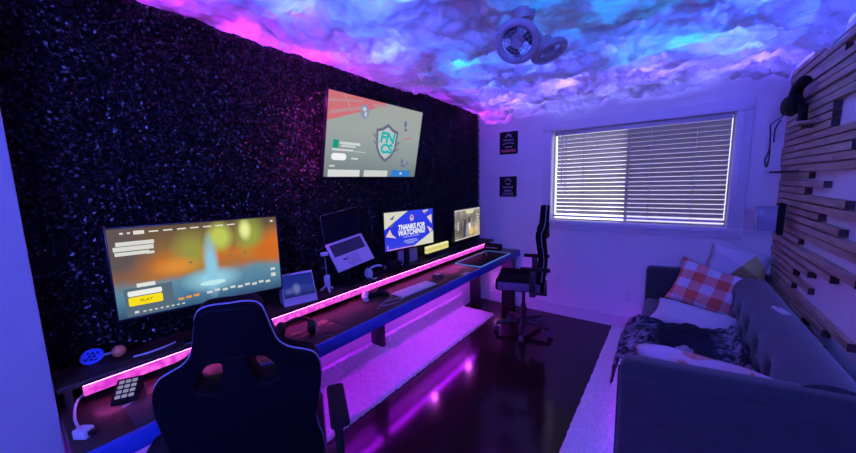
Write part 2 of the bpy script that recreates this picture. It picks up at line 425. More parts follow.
tc = nt.nodes.new('ShaderNodeTexCoord'); n = nt.nodes.new('ShaderNodeTexVoronoi'); n.inputs['Scale'].default_value = 38; nt.links.new(tc.outputs['Object'], n.inputs['Vector'])
r = nt.nodes.new('ShaderNodeValToRGB'); r.color_ramp.elements[0].color = (1, .16, .80, 1); r.color_ramp.elements[1].color = (.62, .03, .55, 1); r.color_ramp.elements[1].position = .8
nt.links.new(n.outputs['Distance'], r.inputs['Fac'])
e = nt.nodes.new('ShaderNodeEmission'); e.inputs['Strength'].default_value = 1.15; nt.links.new(r.outputs[0], e.inputs['Color']); nt.links.new(e.outputs[0], out.inputs['Surface'])
finish('diffuser', bx((-.004, -1.86, .036), (.006, 1.70, .084), .002), m, ls)
finish('channel', bx((-.012, -1.86, .030), (-.004, 1.70, .086)), M_grey, ls)
finish('hidden_emitter', bx((.009, -1.86, .0835), (.015, 1.70, .0855)), emat((1, .09, .72, 1), 34), ls)  # extra emitter hidden below the board, added to turn the desktop pink
us = thing('under_desk_light', 'purple light strip fixed beneath the back of the desk', 'light strip', (-1.98, 1.9, .70))
finish('housing', bx((-.02, -1.7, -.012), (.02, 1.74, 0)), M_white, us)
finish('diffuser', bx((-.026, -1.7, -.014), (-.0205, 1.74, -.002)), emat((.46, .006, 1, 1), 170.0), us)
for yy in (.72, 1.45): finish('bulb', lt([(0, -.05), (.022, -.045), (.03, -.03), (.022, -.016), (0, -.014)], 16, Matrix.Translation((.05, yy, 0))), emat((.75, .10, 1, 1), 110), us)
# small wall lamp
wl = thing('night_light', 'small round pink night light plugged into the wall below the desk end', 'lamp', (-1.815, YF, .29))
finish('plug', bx((-.02, -.016, -.03), (.02, 0, .03), .004), M_white, wl)
finish('globe', lt([(0, .055), (.02, .05), (.03, .035), (.028, .018), (.015, .01)], 20, Matrix.Rotation(PI / 2, 4, 'X')), emat((1, .22, .85, 1), 7), wl)

# ------------------------------------------------------------------ screens
def screen_mat(name, stops, dist=.25, sc=3., axis='Z', strength=1.0, patch=None):
    m, nt, p, out = nodes_of(name); nt.nodes.remove(p)
    tc = nt.nodes.new('ShaderNodeTexCoord'); sp = nt.nodes.new('ShaderNodeSeparateXYZ'); nt.links.new(tc.outputs['Generated'], sp.inputs[0])
    n = nt.nodes.new('ShaderNodeTexNoise'); n.inputs['Scale'].default_value = sc; n.inputs['Detail'].default_value = 5; nt.links.new(tc.outputs['Generated'], n.inputs['Vector'])
    ma = nt.nodes.new('ShaderNodeMath'); ma.operation = 'MULTIPLY_ADD'; ma.inputs[1].default_value = dist; nt.links.new(n.outputs['Fac'], ma.inputs[0])
    sb = nt.nodes.new('ShaderNodeMath'); sb.operation = 'SUBTRACT'; sb.inputs[1].default_value = dist / 2; nt.links.new(sp.outputs[axis], sb.inputs[0]); nt.links.new(sb.outputs[0], ma.inputs[2])
    r = nt.nodes.new('ShaderNodeValToRGB'); els = r.color_ramp.elements
    els[0].position, els[0].color = stops[0]; els[1].position, els[1].color = stops[-1]
    for pos, col in stops[1:-1]: q = els.new(pos); q.color = col
    nt.links.new(ma.outputs[0], r.inputs['Fac']); last = r.outputs['Color']
    for (px, pz, rx, rz, col, soft) in (patch or []):
        mp = nt.nodes.new('ShaderNodeMapping'); mp.inputs['Location'].default_value = (-px / rx, 0, -pz / rz); mp.inputs['Scale'].default_value = (1 / rx, 0, 1 / rz)
        nt.links.new(tc.outputs['Generated'], mp.inputs['Vector'])
        gr = nt.nodes.new('ShaderNodeTexGradient'); gr.gradient_type = 'SPHERICAL'; nt.links.new(mp.outputs[0], gr.inputs['Vector'])
        mm = nt.nodes.new('ShaderNodeMath'); mm.operation = 'MULTIPLY'; mm.inputs[1].default_value = soft; mm.use_clamp = True; nt.links.new(gr.outputs['Fac'], mm.inputs[0])
        mc = nt.nodes.new('ShaderNodeMix'); mc.data_type = 'RGBA'; nt.links.new(mm.outputs[0], mc.inputs[0]); nt.links.new(last, mc.inputs[6]); mc.inputs[7].default_value = col; last = mc.outputs[2]
    e = nt.nodes.new('ShaderNodeEmission'); e.inputs['Strength'].default_value = strength; nt.links.new(last, e.inputs['Color']); nt.links.new(e.outputs[0], out.inputs['Surface'])
    return m
def decal(name, parent, shapes, col, y=-.0012, strength=1.0):
    bm = bmesh.new()
    for s in shapes: poly(bm, s, y)
    return finish(name, bm, emat(col, strength), parent, False)

def monitor(name, label, loc, rotz, w, h, z0, smat, bez=.008, chin=.016, stand=True):
    """screen bottom centre at height z0 above loc; local X right, -Y to the viewer"""
    t = thing(name, label, 'monitor', loc, rotz)
    bm = bmesh.new(); box(bm, (-w / 2 - bez, .002, z0 - chin), (w / 2 + bez, .03, z0 + h + bez), .004)
    box(bm, (-w / 4, .03, z0 + h * .15), (w / 4, .055, z0 + h * .75), .012)
    frame_ring(bm, -w / 2, w / 2, z0, z0 + h, bez * .8, -.003, .004, .001)
    finish('casing', bm, M_black, t)
    sc = finish('screen', bx((-w / 2, 0, z0), (w / 2, .003, z0 + h)), smat, t, False)
    if stand:
        bm = bmesh.new(); box(bm, (-.03, .055, .012), (.03, .075, z0 + h * .4), .006); finish('stand_neck', bm, M_black, t)
        bm = bmesh.new(); box(bm, (-.13, -.03, 0), (.13, .09, .012), .005); finish('stand_foot', bm, M_black, t)
    return t, sc

# near monitor (game lobby)
m1 = screen_mat('lobby_picture', [(0, S(52, 84, 118)), (.2, S(84, 128, 158)), (.33, S(100, 140, 160)), (.42, S(170, 110, 62)), (.58, S(196, 112, 44)), (.74, S(140, 104, 66)), (1, S(92, 76, 66))], .22, 3.2,
    patch=[(.42, .66, .14, .32, S(150, 150, 70), 1.3), (.60, .80, .10, .22, S(190, 200, 90), 1.6), (.80, .78, .13, .34, S(150, 160, 70), 1.4), (.77, .86, .05, .16, S(230, 235, 150), 1.6), (.97, .62, .12, .3, S(214, 110, 40), 1.3), (.90, .55, .2, .16, S(205, 105, 40), 1.2),
           (.33, .5, .16, .13, S(220, 140, 60), 1.3), (.03, .75, .22, .5, S(96, 84, 84), 1.6), (.53, .28, .2, .17, S(150, 205, 225), 1.4), (.53, .45, .055, .45, S(140, 200, 225), 1.5)])
mw, mh = .690, .408
t, sc = monitor('monitor', 'near wide monitor showing an orange and teal game lobby screen', (-1.872, .622, SZ), R(76), mw, mh, .188, m1)
zz = .188
P = lambda u, v: ((u - .5) * mw, zz + v * mh)
def R_(u, v, w, h, r=.003): return rrect((u - .5) * mw, zz + v * mh, w * mw, h * mh, r)
decal('side_panel', sc, [R_(.165, .17, .25, .32, .002)], S(86, 106, 122), -.0006)
decal('play_button', sc, [R_(.145, .175, .175, .10, .006)], S(248, 222, 30), -.0012)
bm = bmesh.new(); text_on(bm, 'PLAY', .020, (.145 - .5) * mw, zz + .175 * mh, -.0020, .2); finish('play_text', bm, emat(S(90, 80, 20)), sc, False)
decal('white_button', sc, [R_(.145, .265, .175, .06, .006)], S(236, 236, 232))
decal('small_button', sc, [R_(.155, .35, .095, .045, .002)], S(226, 226, 220))
decal('title_block', sc, [R_(.13, .83, .19, .045, .001), R_(.12, .775, .20, .05, .001), R_(.11, .72, .17, .04, .001), R_(.20, .71, .04, .03, .001)], S(216, 216, 212))
decal('menu_row', sc, [R_(.155, .945, .055, .042, .003), R_(.07, .945, .018, .02, .001), R_(.105, .945, .015, .02, .001)] + [R_(.23 + .075 * k, .945 - .0 * k, .05, .016, .001) for k in range(7)] + [R_(.965, .945, .02, .025, .001)], S(224, 220, 212))
decal('footer_text', sc, [R_(.33 + .045 * k, .105 + .006 * (k % 3), .034, .03, .001) for k in range(3)], S(226, 150, 70))
decal('icon_row', sc, [R_(.09, .05, .022, .028, .001)] + [R_(.13 + .03 * k, .045, .016, .016, .001) for k in range(8)] + [R_(.5 + .05 * k, .12 + .012 * (k % 2), .034, .03, .001) for k in range(9)] + [R_(.945, .20, .035, .05, .001), R_(.945, .28, .035, .035, .001)], S(206, 212, 206))
decal('platform_glow', sc, [ell((.53 - .5) * mw, zz + .235 * mh, .055, .013)], S(190, 232, 240))
decal('green_markers', sc, [ell((u - .5) * mw, zz + v * mh, .007, .006, 10) for u, v in ((.41, .53), (.655, .55), (.755, .56), (.69, .70))], S(120, 120, 88))

# centre monitor
m3 = screen_mat('blue_title_card', [(0, S(56, 66, 226)), (.5, S(40, 52, 222)), (1, S(50, 66, 232))], .3, 2)
mw3, mh3 = .585, .333
t3, sc3 = monitor('monitor', 'centre monitor showing a blue title card between pale triangles', (-1.903, 2.27, SZ), R(81), mw3, mh3, .185, m3)
zz = .185
Q = lambda u, v: ((u - .5) * mw3, zz + v * mh3)
decal('pale_corner', sc3, [[Q(.0, .56), Q(.0, 1), Q(.46, 1)], [Q(.54, .0), Q(1, .0), Q(1, .36)]], S(216, 214, 196))
decal('triangles', sc3, [[Q(.02, .38), Q(.10, .56), Q(.15, .36)], [Q(.02, .38), Q(.22, .30), Q(.12, .44)], [Q(.86, .78), Q(.97, .56), Q(.97, .84)], [Q(.86, .52), Q(.98, .40), Q(.93, .30)], [Q(.76, .96), Q(.9, .99), Q(.83, .86)]], S(224, 198, 196))
decal('dark_shards', sc3, [[Q(.10, .82), Q(.2, .92), Q(.16, .80)], [Q(.06, .62), Q(.19, .74), Q(.14, .60)], [Q(.80, .92), Q(.88, .94), Q(.84, .84)]], S(70, 92, 150), -.0018)
decal('crest', sc3, [ell(*Q(.535, .80), .025, .030, 12)], S(214, 170, 180)); decal('crest_centre', sc3, [ell(*Q(.535, .83), .014, .012, 10)], S(86, 110, 210), -.0018)
bm = bmesh.new(); text_on(bm, 'THANKS FOR', .062, *Q(.53, .565), -.0016, .15, .0028, .86); text_on(bm, 'WATCHING!', .066, *Q(.53, .41), -.0016, .15, .0028, .86)
finish('title_text', bm, emat(S(236, 236, 240)), sc3, False)
decal('small_text', sc3, [rrect(*Q(.52, .30), .20, .008, .001), rrect(*Q(.50, .20), .15, .010, .001), rrect(*Q(.51, .155), .17, .008, .001), rrect(*Q(.50, .115), .09, .008, .001)], S(150, 158, 236))
decal('corner_text', sc3, [rrect(*Q(.05, .09), .008, .04, .001), rrect(*Q(.3, .018), .3, .008, .001)], S(216, 150, 220))

# far monitor
m4 = screen_mat('game_map_picture', [(0, S(150, 140, 130)), (.3, S(104, 96, 96)), (.5, S(160, 150, 140)), (.7, S(112, 106, 104)), (1, S(176, 168, 158))], .9, 5,
    patch=[(.62, .22, .14, .2, S(255, 190, 90), 1.8), (.56, .4, .07, .22, S(255, 240, 236), 1.5), (.45, .25, .16, .25, S(140, 160, 180), 1.4), (.85, .25, .2, .3, S(206, 190, 160), 1.3), (.55, .6, .06, .15, S(60, 58, 70), 1.6), (.22, .35, .15, .4, S(96, 90, 92), 1.4)])
mw4, mh4 = .585, .336
t4, sc4 = monitor('monitor', 'far monitor by the corner showing a grey-brown game scene', (-1.885, 3.29, SZ), R(90), mw4, mh4, .118, m4)
zz = .118
Q = lambda u, v: ((u - .5) * mw4, zz + v * mh4)
decal('top_bar', sc4, [rrect(*Q(.5, .985), mw4 * .98, .010, .001)], S(220, 214, 214))
decal('banner', sc4, [rrect(*Q(.58, .92), .19, .020, .001), rrect(*Q(.58, .86), .15, .014, .001)], S(232, 226, 170))
decal('bottom_bar', sc4, [rrect(*Q(.5, .02), mw4 * .98, .012, .001)], S(206, 200, 196))
decal('side_icons', sc4, [rrect(*Q(.13, .35 + .07 * k), .03, .016, .002) for k in range(4)] + [rrect(*Q(.9, .55 + .1 * k), .05, .016, .002) for k in range(3)], S(214, 206, 200))
decal('rail_lines', sc4, [[Q(.33, .62), Q(.44, .62), Q(.40, .05), Q(.30, .05)], [Q(.30, .68), Q(.46, .66), Q(.46, .62), Q(.30, .63)]], S(76, 70, 78))

# wall television
m5 = screen_mat('pale_picture', [(0, S(112, 124, 128)), (.3, S(140, 152, 154)), (.6, S(158, 166, 164)), (1, S(162, 166, 162))], .15, 2)
tw, th_ = 1.06, .605
tv = thing('television', 'wall-mounted television showing a pale screen with a shield emblem', 'television', (-2.065, 2.02, 1.685), (R(12), 0, R(90)))
bm = bmesh.new(); box(bm, (-tw / 2 - .008, .002, -.012), (tw / 2 + .008, .03, th_ + .008), .004)
frame_ring(bm, -tw / 2, tw / 2, 0, th_, .007, -.003, .004, .001); finish('casing', bm, M_black, tv)
finish('wall_mount', bx((-.15, .03, .10), (.15, .055, .35), .004), M_black, tv)
st = finish('screen', bx((-tw / 2, 0, 0), (tw / 2, .003, th_)), m5, tv, False)
Q = lambda u, v: ((u - .5) * tw, v * th_)
bm = bmesh.new()
pinks = [[Q(.0, 1), Q(.55, 1), Q(.36, .86), Q(.20, .78), Q(.0, .66)], [Q(.75, .55), Q(.90, .62), Q(.99, .72), Q(.86, .58)]]
decal('red_swash', st, pinks, S(206, 112, 122), -.0008)
decal('red_streaks', st, [[Q(.0, .9), Q(.3, .97), Q(.3, .95), Q(.0, .87)], [Q(.02, .78), Q(.3, .90), Q(.32, .87), Q(.02, .74)], [Q(.12, .99), Q(.20, .80), Q(.215, .80), Q(.14, .99)], [Q(.40, .96), Q(.56, .985), Q(.53, .95), Q(.40, .92)]], S(188, 140, 148), -.0012)
decal('ball', st, [ell(*Q(.325, .84), .045, .055)], S(132, 146, 178), -.0014)
decal('ball_streaks', st, [ell(*Q(.32, .87), .02, .016, 10), ell(*Q(.335, .81), .014, .02, 10)], S(196, 200, 212), -.0018)
def shield(k): return [(tw * .085 + dx * k * 1.18, th_ * .48 + dz * k) for dx, dz in ((-.115, .105), (-.06, .12), (0, .16), (.06, .12), (.115, .105), (.10, -.05), (.06, -.12), (0, -.165), (-.06, -.12), (-.10, -.05))]
decal('shield_edge', st, [shield(1.0)], S(104, 108, 128), -.0012)
decal('shield_face', st, [shield(.82)], S(186, 194, 196), -.0016)
decal('wing_marks', st, [[Q(.42, .60), Q(.47, .50), Q(.48, .56)], [Q(.43, .50), Q(.475, .42), Q(.485, .48)], [Q(.76, .52), Q(.70, .44), Q(.69, .50)], [Q(.75, .42), Q(.695, .36), Q(.685, .42)]], S(120, 124, 140), -.0012)
bm = bmesh.new(); text_on(bm, 'FN', .120, tw * .088, th_ * .545, -.0024, .12, .005, 1.2); text_on(bm, 'CS', .105, tw * .085, th_ * .395, -.0024, .12, .005, 1.15)
finish('shield_letters', bm, emat(S(28, 176, 178)), st, False)
decal('splatter', st, [ell(*Q(.79, .78), .018, .03, 9), ell(*Q(.80, .70), .022, .014, 9), ell(*Q(.82, .17), .045, .014, 9), ell(*Q(.80, .235), .018, .022, 9), ell(*Q(.87, .21), .012, .018, 9)], S(106, 116, 150), -.0012)
decal('app_icon', st, [rrect(*Q(.085, .405), .05, .06, .004)], S(24, 150, 130), -.0012)
decal('text_block', st, [rrect(*Q(.215, .42), .20, .020, .002), rrect(*Q(.20, .385), .14, .012, .001), rrect(*Q(.15, .335), .20, .014, .001), rrect(*Q(.31, .325), .12, .005, .001), rrect(*Q(.265, .235), .07, .012, .001), rrect(*Q(.065, .135), .05, .012, .001)], S(206, 214, 212), -.0012)
decal('pill_button', st, [rrect(*Q(.12, .25), .14, .052, .025)], S(240, 242, 242), -.0012)
decal('thumbnail', st, [rrect(*Q(.18, .045), .31, .054, .003)], S(214, 218, 216), -.0012); decal('thumbnail', st, [rrect(*Q(.50, .045), .28, .054, .003)], S(206, 210, 208), -.0012)
decal('thumbnail', st, [rrect(*Q(.80, .05), .26, .06, .003)], S(52, 124, 206), -.0012); decal('thumbnail_mark', st, [rrect(*Q(.80, .05), .03, .018, .002)], S(200, 220, 240), -.0018)

# ------------------------------------------------------------------ things on the riser shelf
# laptop on stand: local X right, -Y to viewer
lp = thing('laptop', 'open silver laptop propped steeply on a stand', 'laptop', (-1.92, 1.64, 1.005), (0, 0, R(83)))
tilt = R(58)     # deck rises away from the viewer
Md = Matrix.Rotation(R(-9), 4, 'Y') @ Matrix.Rotation(tilt, 4, 'X')
finish('base', bx((-.165, 0, -.008), (.165, .235, .008), .004, 2, Md), M_silver, lp)
finish('keyboard', bx((-.14, .115, .008), (.14, .215, .0095), .0, 1, Md), mat('dark_keys', (.05, .05, .07, 1), .5), lp)
bm = bmesh.new()
for r in range(5):
    for c_ in range(13): box(bm, (-.136 + c_ * .021, .119 + r * .019, .0095), (-.119 + c_ * .021, .134 + r * .019, .0112), 0, 1, Md)
finish('keys', bm, mat('black_keys', (.02, .02, .03, 1), .5), lp, False)
finish('trackpad', bx((-.055, .015, .008), (.055, .10, .0088), 0, 1, Md), mat('trackpad', (.36, .36, .42, 1), .3), lp)
Ms = Md @ Matrix.Translation((0, .235, .006)) @ Matrix.Rotation(R(38), 4, 'X')
finish('lid', bx((-.165, 0, -.003), (.165, .225, .003), .002, 2, Ms), M_silver, lp)
finish('display', bx((-.1645, .001, .0032), (.1645, .2245, .0045), 0, 1, Ms), mat('dark_display', (.008, .008, .012, 1), .12), lp)
ld = thing('laptop_stand', 'black stand holding the laptop above the riser shelf', 'stand', (-2.0, 1.64, SZ))
finish('foot', bx((-.07, -.10, 0), (.09, .10, .01), .004), M_black, ld)
finish('column', tb([(-.02, 0, .01), (-.02, 0, .17), (.02, 0, .21)], .012, 10), M_black, ld)
finish('tray', bx((-.03, -.09, .20), (.03, .09, .212), .004, 2, Matrix.Translation((.01, 0, 0))), M_black, ld)
finish('cable', tb(spline([(.06, .12, .10), (.10, .11, .04), (.115, .13, .012), (.10, .18, .008)], 6), .004, 6), M_white, ld)

# smart display
sd = thing('smart_display', 'small wedge-shaped display with a blue picture beside the near monitor', 'display', (-1.965, 1.165, SZ), R(74))
prof = [(-.055, 0), (.075, 0), (.045, .185), (.03, .19)]
bm = bmesh.new(); 
A = [bm.verts.new((-.105, y_, z_)) for y_, z_ in prof]; B = [bm.verts.new((.105, y_, z_)) for y_, z_ in prof]
bm.faces.new(A); bm.faces.new(B[::-1])
for k in range(4): bm.faces.new((A[k], A[(k + 1) % 4], B[(k + 1) % 4], B[k]))
finish('body', bm, M_white, sd, False)
Ms = Matrix.Translation((0, -.0555, 0)) @ Matrix.Rotation(-R(24.1), 4, 'X')
mp5 = screen_mat('seaside_picture', [(0, S(40, 46, 120)), (.35, S(60, 74, 180)), (.5, S(44, 60, 170)), (1, S(38, 52, 160))], .5, 4, strength=.6, patch=[(.42, .35, .16, .3, S(130, 140, 220), 1.5), (.2, .28, .2, .16, S(100, 110, 200), 1.4)])
bm = bx((-.098, -.0025, .05), (.098, -.0012, .195), 0, 1, Ms); finish('screen', bm, mp5, sd, False)
# small white clamp stand
cs = thing('clamp_stand', 'thin white stand with a small clamp and gadget left of the laptop', 'stand', (-1.975, 1.40, SZ), R(80))
bm = bmesh.new()
for a in (20, 140, 260): tube(bm, [(0, 0, .05), (.05 * math.cos(R(a)), .05 * math.sin(R(a)), .006)], .008, 8)
finish('tripod_foot', bm, M_white, cs)
finish('body', bx((-.02, -.015, .045), (.02, .015, .12), .008), M_white, cs)
finish('pole', tb([(0, 0, .12), (-.008, 0, .27)], .004, 8), M_grey, cs)
finish('clamp', bx((-.035, -.012, .262), (.018, .012, .29), .006), M_white, cs)
# headphones lying with white cup
hp = thing('headset', 'white headset lying on the riser shelf in front of the laptop', 'headset', (-1.965, 1.86, SZ), R(88))
finish('headband', tb([(.085 * math.cos(R(a)) + .02, .012 * math.sin(R(a)), .045 + .035 * math.sin(R(a))) for a in range(0, 181, 12)], .010, 10), M_white, hp)
for xx, mm_ in ((-.065, M_white), (.105, M_black)):
    finish('ear_cup', lt([(0, -.02), (.03, -.02), (.04, -.01), (.04, .012), (.028, .02), (0, .02)], 20, Matrix.Translation((xx, 0, .04)) @ Matrix.Rotation(PI / 2, 4, 'Y')), mm_, hp)
# webcam-like black pod, white box, light bar
bp_ = thing('speaker', 'round black desktop speaker standing below the centre monitor', 'speaker', (-1.91, 2.055, SZ), R(85))
finish('body', lt([(0, 0), (.045, 0), (.06, .02), (.062, .06), (.05, .09), (.02, .1), (0, .1)], 24, Matrix.Scale(1.25, 4, (1, 0, 0))), M_blackm, bp_)
finish('lens', lt([(0, .006), (.006, .004), (.008, 0)], 12, Matrix.Translation((.03, -.052, .06)) @ Matrix.Rotation(PI / 2, 4, 'X')), M_white, bp_)
wb = thing('pale_box', 'pale blank box standing behind the centre monitor base', 'box', (-2.035, 2.40, SZ), R(90))
bm = bx((-.15, -.02, 0), (.10, .02, .175), .003); finish('carton', bm, mat('pale_card', (.45, .45, .58, 1), .6, scale=6, var=.04), wb)
finish('lid_seam', bx((-.15, -.0212, .150), (.10, -.02, .152)), M_grey, wb, False)
lb = thing('light_bar', 'small yellow glowing light bar between the centre and far monitors', 'lamp', (-1.96, 2.77, SZ), R(90))
finish('base', bx((-.19, -.025, 0), (.19, .025, .055), .004), M_black, lb)
my = screen_mat('yellow_glow', [(0, S(236, 230, 150)), (.5, S(200, 194, 104)), (1, S(246, 240, 180))], 1.2, 14)
bm = bx((-.205, -.015, .056), (.195, .012, .125), .004); finish('diffuser', bm, my, lb)
# blue honeycomb toy with orange ball
ty = thing('dip_dish_toy', 'small blue honeycomb oval with an orange ball on its handle', 'toy', (-2.04, .195, SZ), R(55))
out_ = ell(0, 0, .042, .034, 20)
holes = [ell(-.018 + .018 * i + (.009 if j % 2 else 0), -.014 + .014 * j, .0075, .0062, 8)[::-1] for i in range(3) for j in range(3) if not (i == 2 and j % 2)]
bm = curve_plate(out_, holes, .004, .001); bmesh.ops.transform(bm, matrix=Matrix.Translation((0, 0, .03)) @ Matrix.Rotation(R(50), 4, 'X'), verts=bm.verts)
finish('honeycomb', bm, mat('blue_plastic', (.08, .16, .75, 1), .4), ty)
finish('handle', tb([(.04, 0, .03), (.075, .004, .034)], .007, 8), M_grey, ty)
finish('ball', lt([(.026 * math.sin(PI * k / 12), -.026 * math.cos(PI * k / 12)) for k in range(13)], 20, Matrix.Translation((.095, .006, .036))), mat('orange_rubber', (.75, .25, .10, 1), .5), ty)
cb = tag(finish('charging_cable', tb(spline([(-1.925, .31, SZ + .012), (-1.93, .36, SZ + .006), (-1.935, .42, SZ + .006), (-1.95, .475, SZ + .006)], 6), .0045, 6), M_white), 'short white cable end lying on the shelf under the near monitor', 'cable')

# ------------------------------------------------------------------ things on the desktop
def art(name, cols, scale, rot):
    m, nt, p, out = nodes_of(name)
    tc = nt.nodes.new('ShaderNodeTexCoord'); mp = nt.nodes.new('ShaderNodeMapping'); mp.inputs['Rotation'].default_value = (0, 0, rot); mp.inputs['Scale'].default_value = (1, .18, 1)
    nt.links.new(tc.outputs['Object'], mp.inputs['Vector'])
    n = nt.nodes.new('ShaderNodeTexNoise'); n.inputs['Scale'].default_value = scale; n.inputs['Detail'].default_value = 5; n.inputs['Distortion'].default_value = 1.2; nt.links.new(mp.outputs[0], n.inputs['Vector'])
    r = nt.nodes.new('ShaderNodeValToRGB'); els = r.color_ramp.elements
    els[0].position, els[0].color = cols[0]; els[1].position, els[1].color = cols[-1]
    for q, c_ in cols[1:-1]: els.new(q).color = c_
    nt.links.new(n.outputs['Fac'], r.inputs['Fac']); nt.links.new(r.outputs[0], p.inputs['Base Color']); p.inputs['Roughness'].default_value = .65
    return m
def flat(name, label, cat, x0, x1, y0, y1, m, th=.004, rot=0, bev=.0015, z=DZ):
    cx_, cy_ = (x0 + x1) / 2, (y0 + y1) / 2
    o = finish(name, bx((x0 - cx_, y0 - cy_, 0), (x1 - cx_, y1 - cy_, th), bev), m, None, True, 40, (cx_, cy_, z), (0, 0, rot)); return tag(o, label, cat)
M_artred = art('flame_artwork', [(.3, (.012, .008, .014, 1)), (.5, (.05, .015, .02, 1)), (.6, (.65, .20, .14, 1)), (.66, (.03, .012, .02, 1)), (.8, (.25, .12, .12, 1))], 14, R(30))
M_artgrey = art('streak_artwork', [(.3, (.01, .01, .016, 1)), (.55, (.02, .02, .03, 1)), (.62, (.5, .48, .55, 1)), (.68, (.015, .015, .022, 1)), (.8, (.10, .09, .12, 1))], 12, R(60))
flat('mouse_mat', 'black mouse mat with pale streaks at the near desk end', 'mouse mat', -1.745, -1.545, .225, .52, M_artgrey)
flat('mouse_mat', 'dark mouse mat with flame streaks beneath the black headphones', 'mouse mat', -1.86, -1.56, .80, 1.22, M_artred)
flat('desk_mat', 'long dark brown desk mat under the white keyboard', 'desk mat', -1.84, -1.555, 1.235, 2.56, mat('brown_mat', (.035, .016, .014, 1), .6, scale=25, var=.5))
rg = thing('mouse_mat', 'black mouse mat with glowing blue rim at the far desk end', 'mouse mat', (-1.66, 3.26, DZ), 0)
finish('pad', bx((-.18, -.33, 0), (.125, .42, .004), .0015), M_blackm, rg)
finish('light_rim', tb([(-.18, -.33, .004), (.125, -.33, .004), (.125, .42, .004), (-.18, .42, .004)], .004, 6, True), emat((.12, .30, 1, 1), .8), rg)

# macro keypad
kp = thing('keypad', 'black numeric keypad with lit keys propped at the near desk end', 'keypad', (-1.815, .258, DZ), R(62)); kp.scale = (.74, .74, .74)
Mk = Matrix.Rotation(R(38), 4, 'X')
bm = bmesh.new(); prof = [(-.07, .0), (.07, 0), (.055, .085), (-.07, .012)]
A = [bm.verts.new((-.055, y_, z_)) for y_, z_ in prof]; B = [bm.verts.new((.055, y_, z_)) for y_, z_ in prof]
bm.faces.new(A); bm.faces.new(B[::-1])
for k in range(4): bm.faces.new((A[k], A[(k + 1) % 4], B[(k + 1) % 4], B[k]))
finish('wedge_body', bm, M_blackm, kp, False)
Mk = Matrix.Translation((0, -.07, .012)) @ Matrix.Rotation(math.atan2(.073, .125), 4, 'X')
M_key = emat(S(150, 146, 190), .8)
km = None
for r_ in range(4):
    for c_ in range(3):
        pos = Mk @ Vector((-.030 + c_ * .030, .030 + r_ * .030, .003))
        if km is None:
            k_ = finish('key', bx((-.0115, -.009, -.003), (.0115, .009, .004), .002, 2), M_key, kp, True, 40, pos, (math.atan2(.073, .125), 0, 0)); km = k_.data
        else: link('key', km, M_key, kp, pos, (math.atan2(.073, .125), 0, 0))
# white keyboard
kb = thing('keyboard', 'slim white keyboard on the brown desk mat', 'keyboard', (-1.655, 2.01, DZ + .004), R(86))
finish('case', bx((-.205, -.065, 0), (.205, .065, .012), .004), M_white, kb)
bm = bmesh.new()
for r_ in range(5):
    for c_ in range(14): box(bm, (-.197 + c_ * .0283, -.058 + r_ * .0235, .012), (-.172 + c_ * .0283, -.038 + r_ * .0235, .0165), .001, 1)
finish('keycaps', bm, mat('white_keycaps', (.55, .55, .62, 1), .45), kb)
# mouse
ms = thing('computer_mouse', 'black mouse with pale top beside the white keyboard', 'mouse', (-1.70, 2.395, DZ + .004), R(20))
def egg(sx, sy, sz, z0=0):
    def f(u, v):
        a = 2 * PI * u; b_ = PI / 2 * v
        return (sx * math.cos(a) * math.cos(b_) ** .7, sy * math.sin(a) * math.cos(b_) ** .7, z0 + sz * math.sin(b_))
    bm = grid(24, 8, f); bmesh.ops.remove_doubles(bm, verts=bm.verts, dist=1e-5); return bm
bm = egg(.058, .034, .034); finish('body', bm, M_black, ms)
bm = egg(.040, .026, .020, .0155); finish('palm_shell', bm, M_white, ms)
# gamepad
gp = thing('gamepad', 'black game controller with one white grip lying on the desk', 'game controller', (-1.825, 1.70, DZ), R(72))
def pill(pts, rs, m, nm): return finish(nm, tb(spline(pts, 5), None or [rs[0] + (rs[1] - rs[0]) * k / (5 * (len(pts) - 1)) for k in range(5 * (len(pts) - 1) + 1)], 12), m, gp)
finish('body', bx((-.06, -.03, .008), (.06, .035, .045), .015, 3), M_blackm, gp)
pill([(-.06, 0, .032), (-.082, -.03, .026), (-.09, -.075, .02)], (.028, .018), M_white, 'grip')
pill([(.06, 0, .032), (.082, -.03, .026), (.09, -.075, .02)], (.028, .018), M_blackm, 'grip')
for xx in (-.03, .03): finish('thumbstick', lt([(.006, .044), (.006, .055), (.012, .056), (.012, .061), (0, .062)], 14, Matrix.Translation((xx, -.01, 0))), M_black, gp)
# black headphones on flame mat
h2 = thing('headphones', 'black headphones with cord lying on the flame streaked mat', 'headphones', (-1.72, .99, DZ + .004), R(50))
finish('headband', tb([(.085 * math.cos(R(a)), .085 * math.sin(R(a)) + .02, .03 + .03 * math.sin(R(a))) for a in range(-10, 191, 12)], .011, 10), M_black, h2)
for xx in (-.085, .085):
    cup = finish('ear_cup', lt([(0, -.022), (.034, -.022), (.044, -.01), (.044, .012), (.03, .022), (0, .022)], 20, Matrix.Translation((xx, 0, .044)) @ Matrix.Rotation(PI / 2, 4, 'Y')), M_black, h2)
    finish('accent_ring', tb([(xx + (.0225 if xx > 0 else -.0225), .03 * math.cos(a * PI / 10), .044 + .03 * math.sin(a * PI / 10)) for a in range(20)], .0025, 6, True), M_silver, cup)
finish('cord', tb(spline([(-.085, -.04, .008), (-.03, -.10, .004), (.08, -.09, .004), (.16, -.02, .004), (.23, -.06, .004)], 8), .003, 6), M_black, h2)
c1 = tag(finish('coiled_cable', tb(spline([(-1.60, 1.52, DZ + .008), (-1.66, 1.66, DZ + .008), (-1.60, 1.80, DZ + .008), (-1.57, 1.68, DZ + .013), (-1.63, 1.58, DZ + .013), (-1.68, 1.74, DZ + .009)], 8), .0035, 6), M_grey), 'thin cable loop on the brown mat near the keyboard', 'cable')
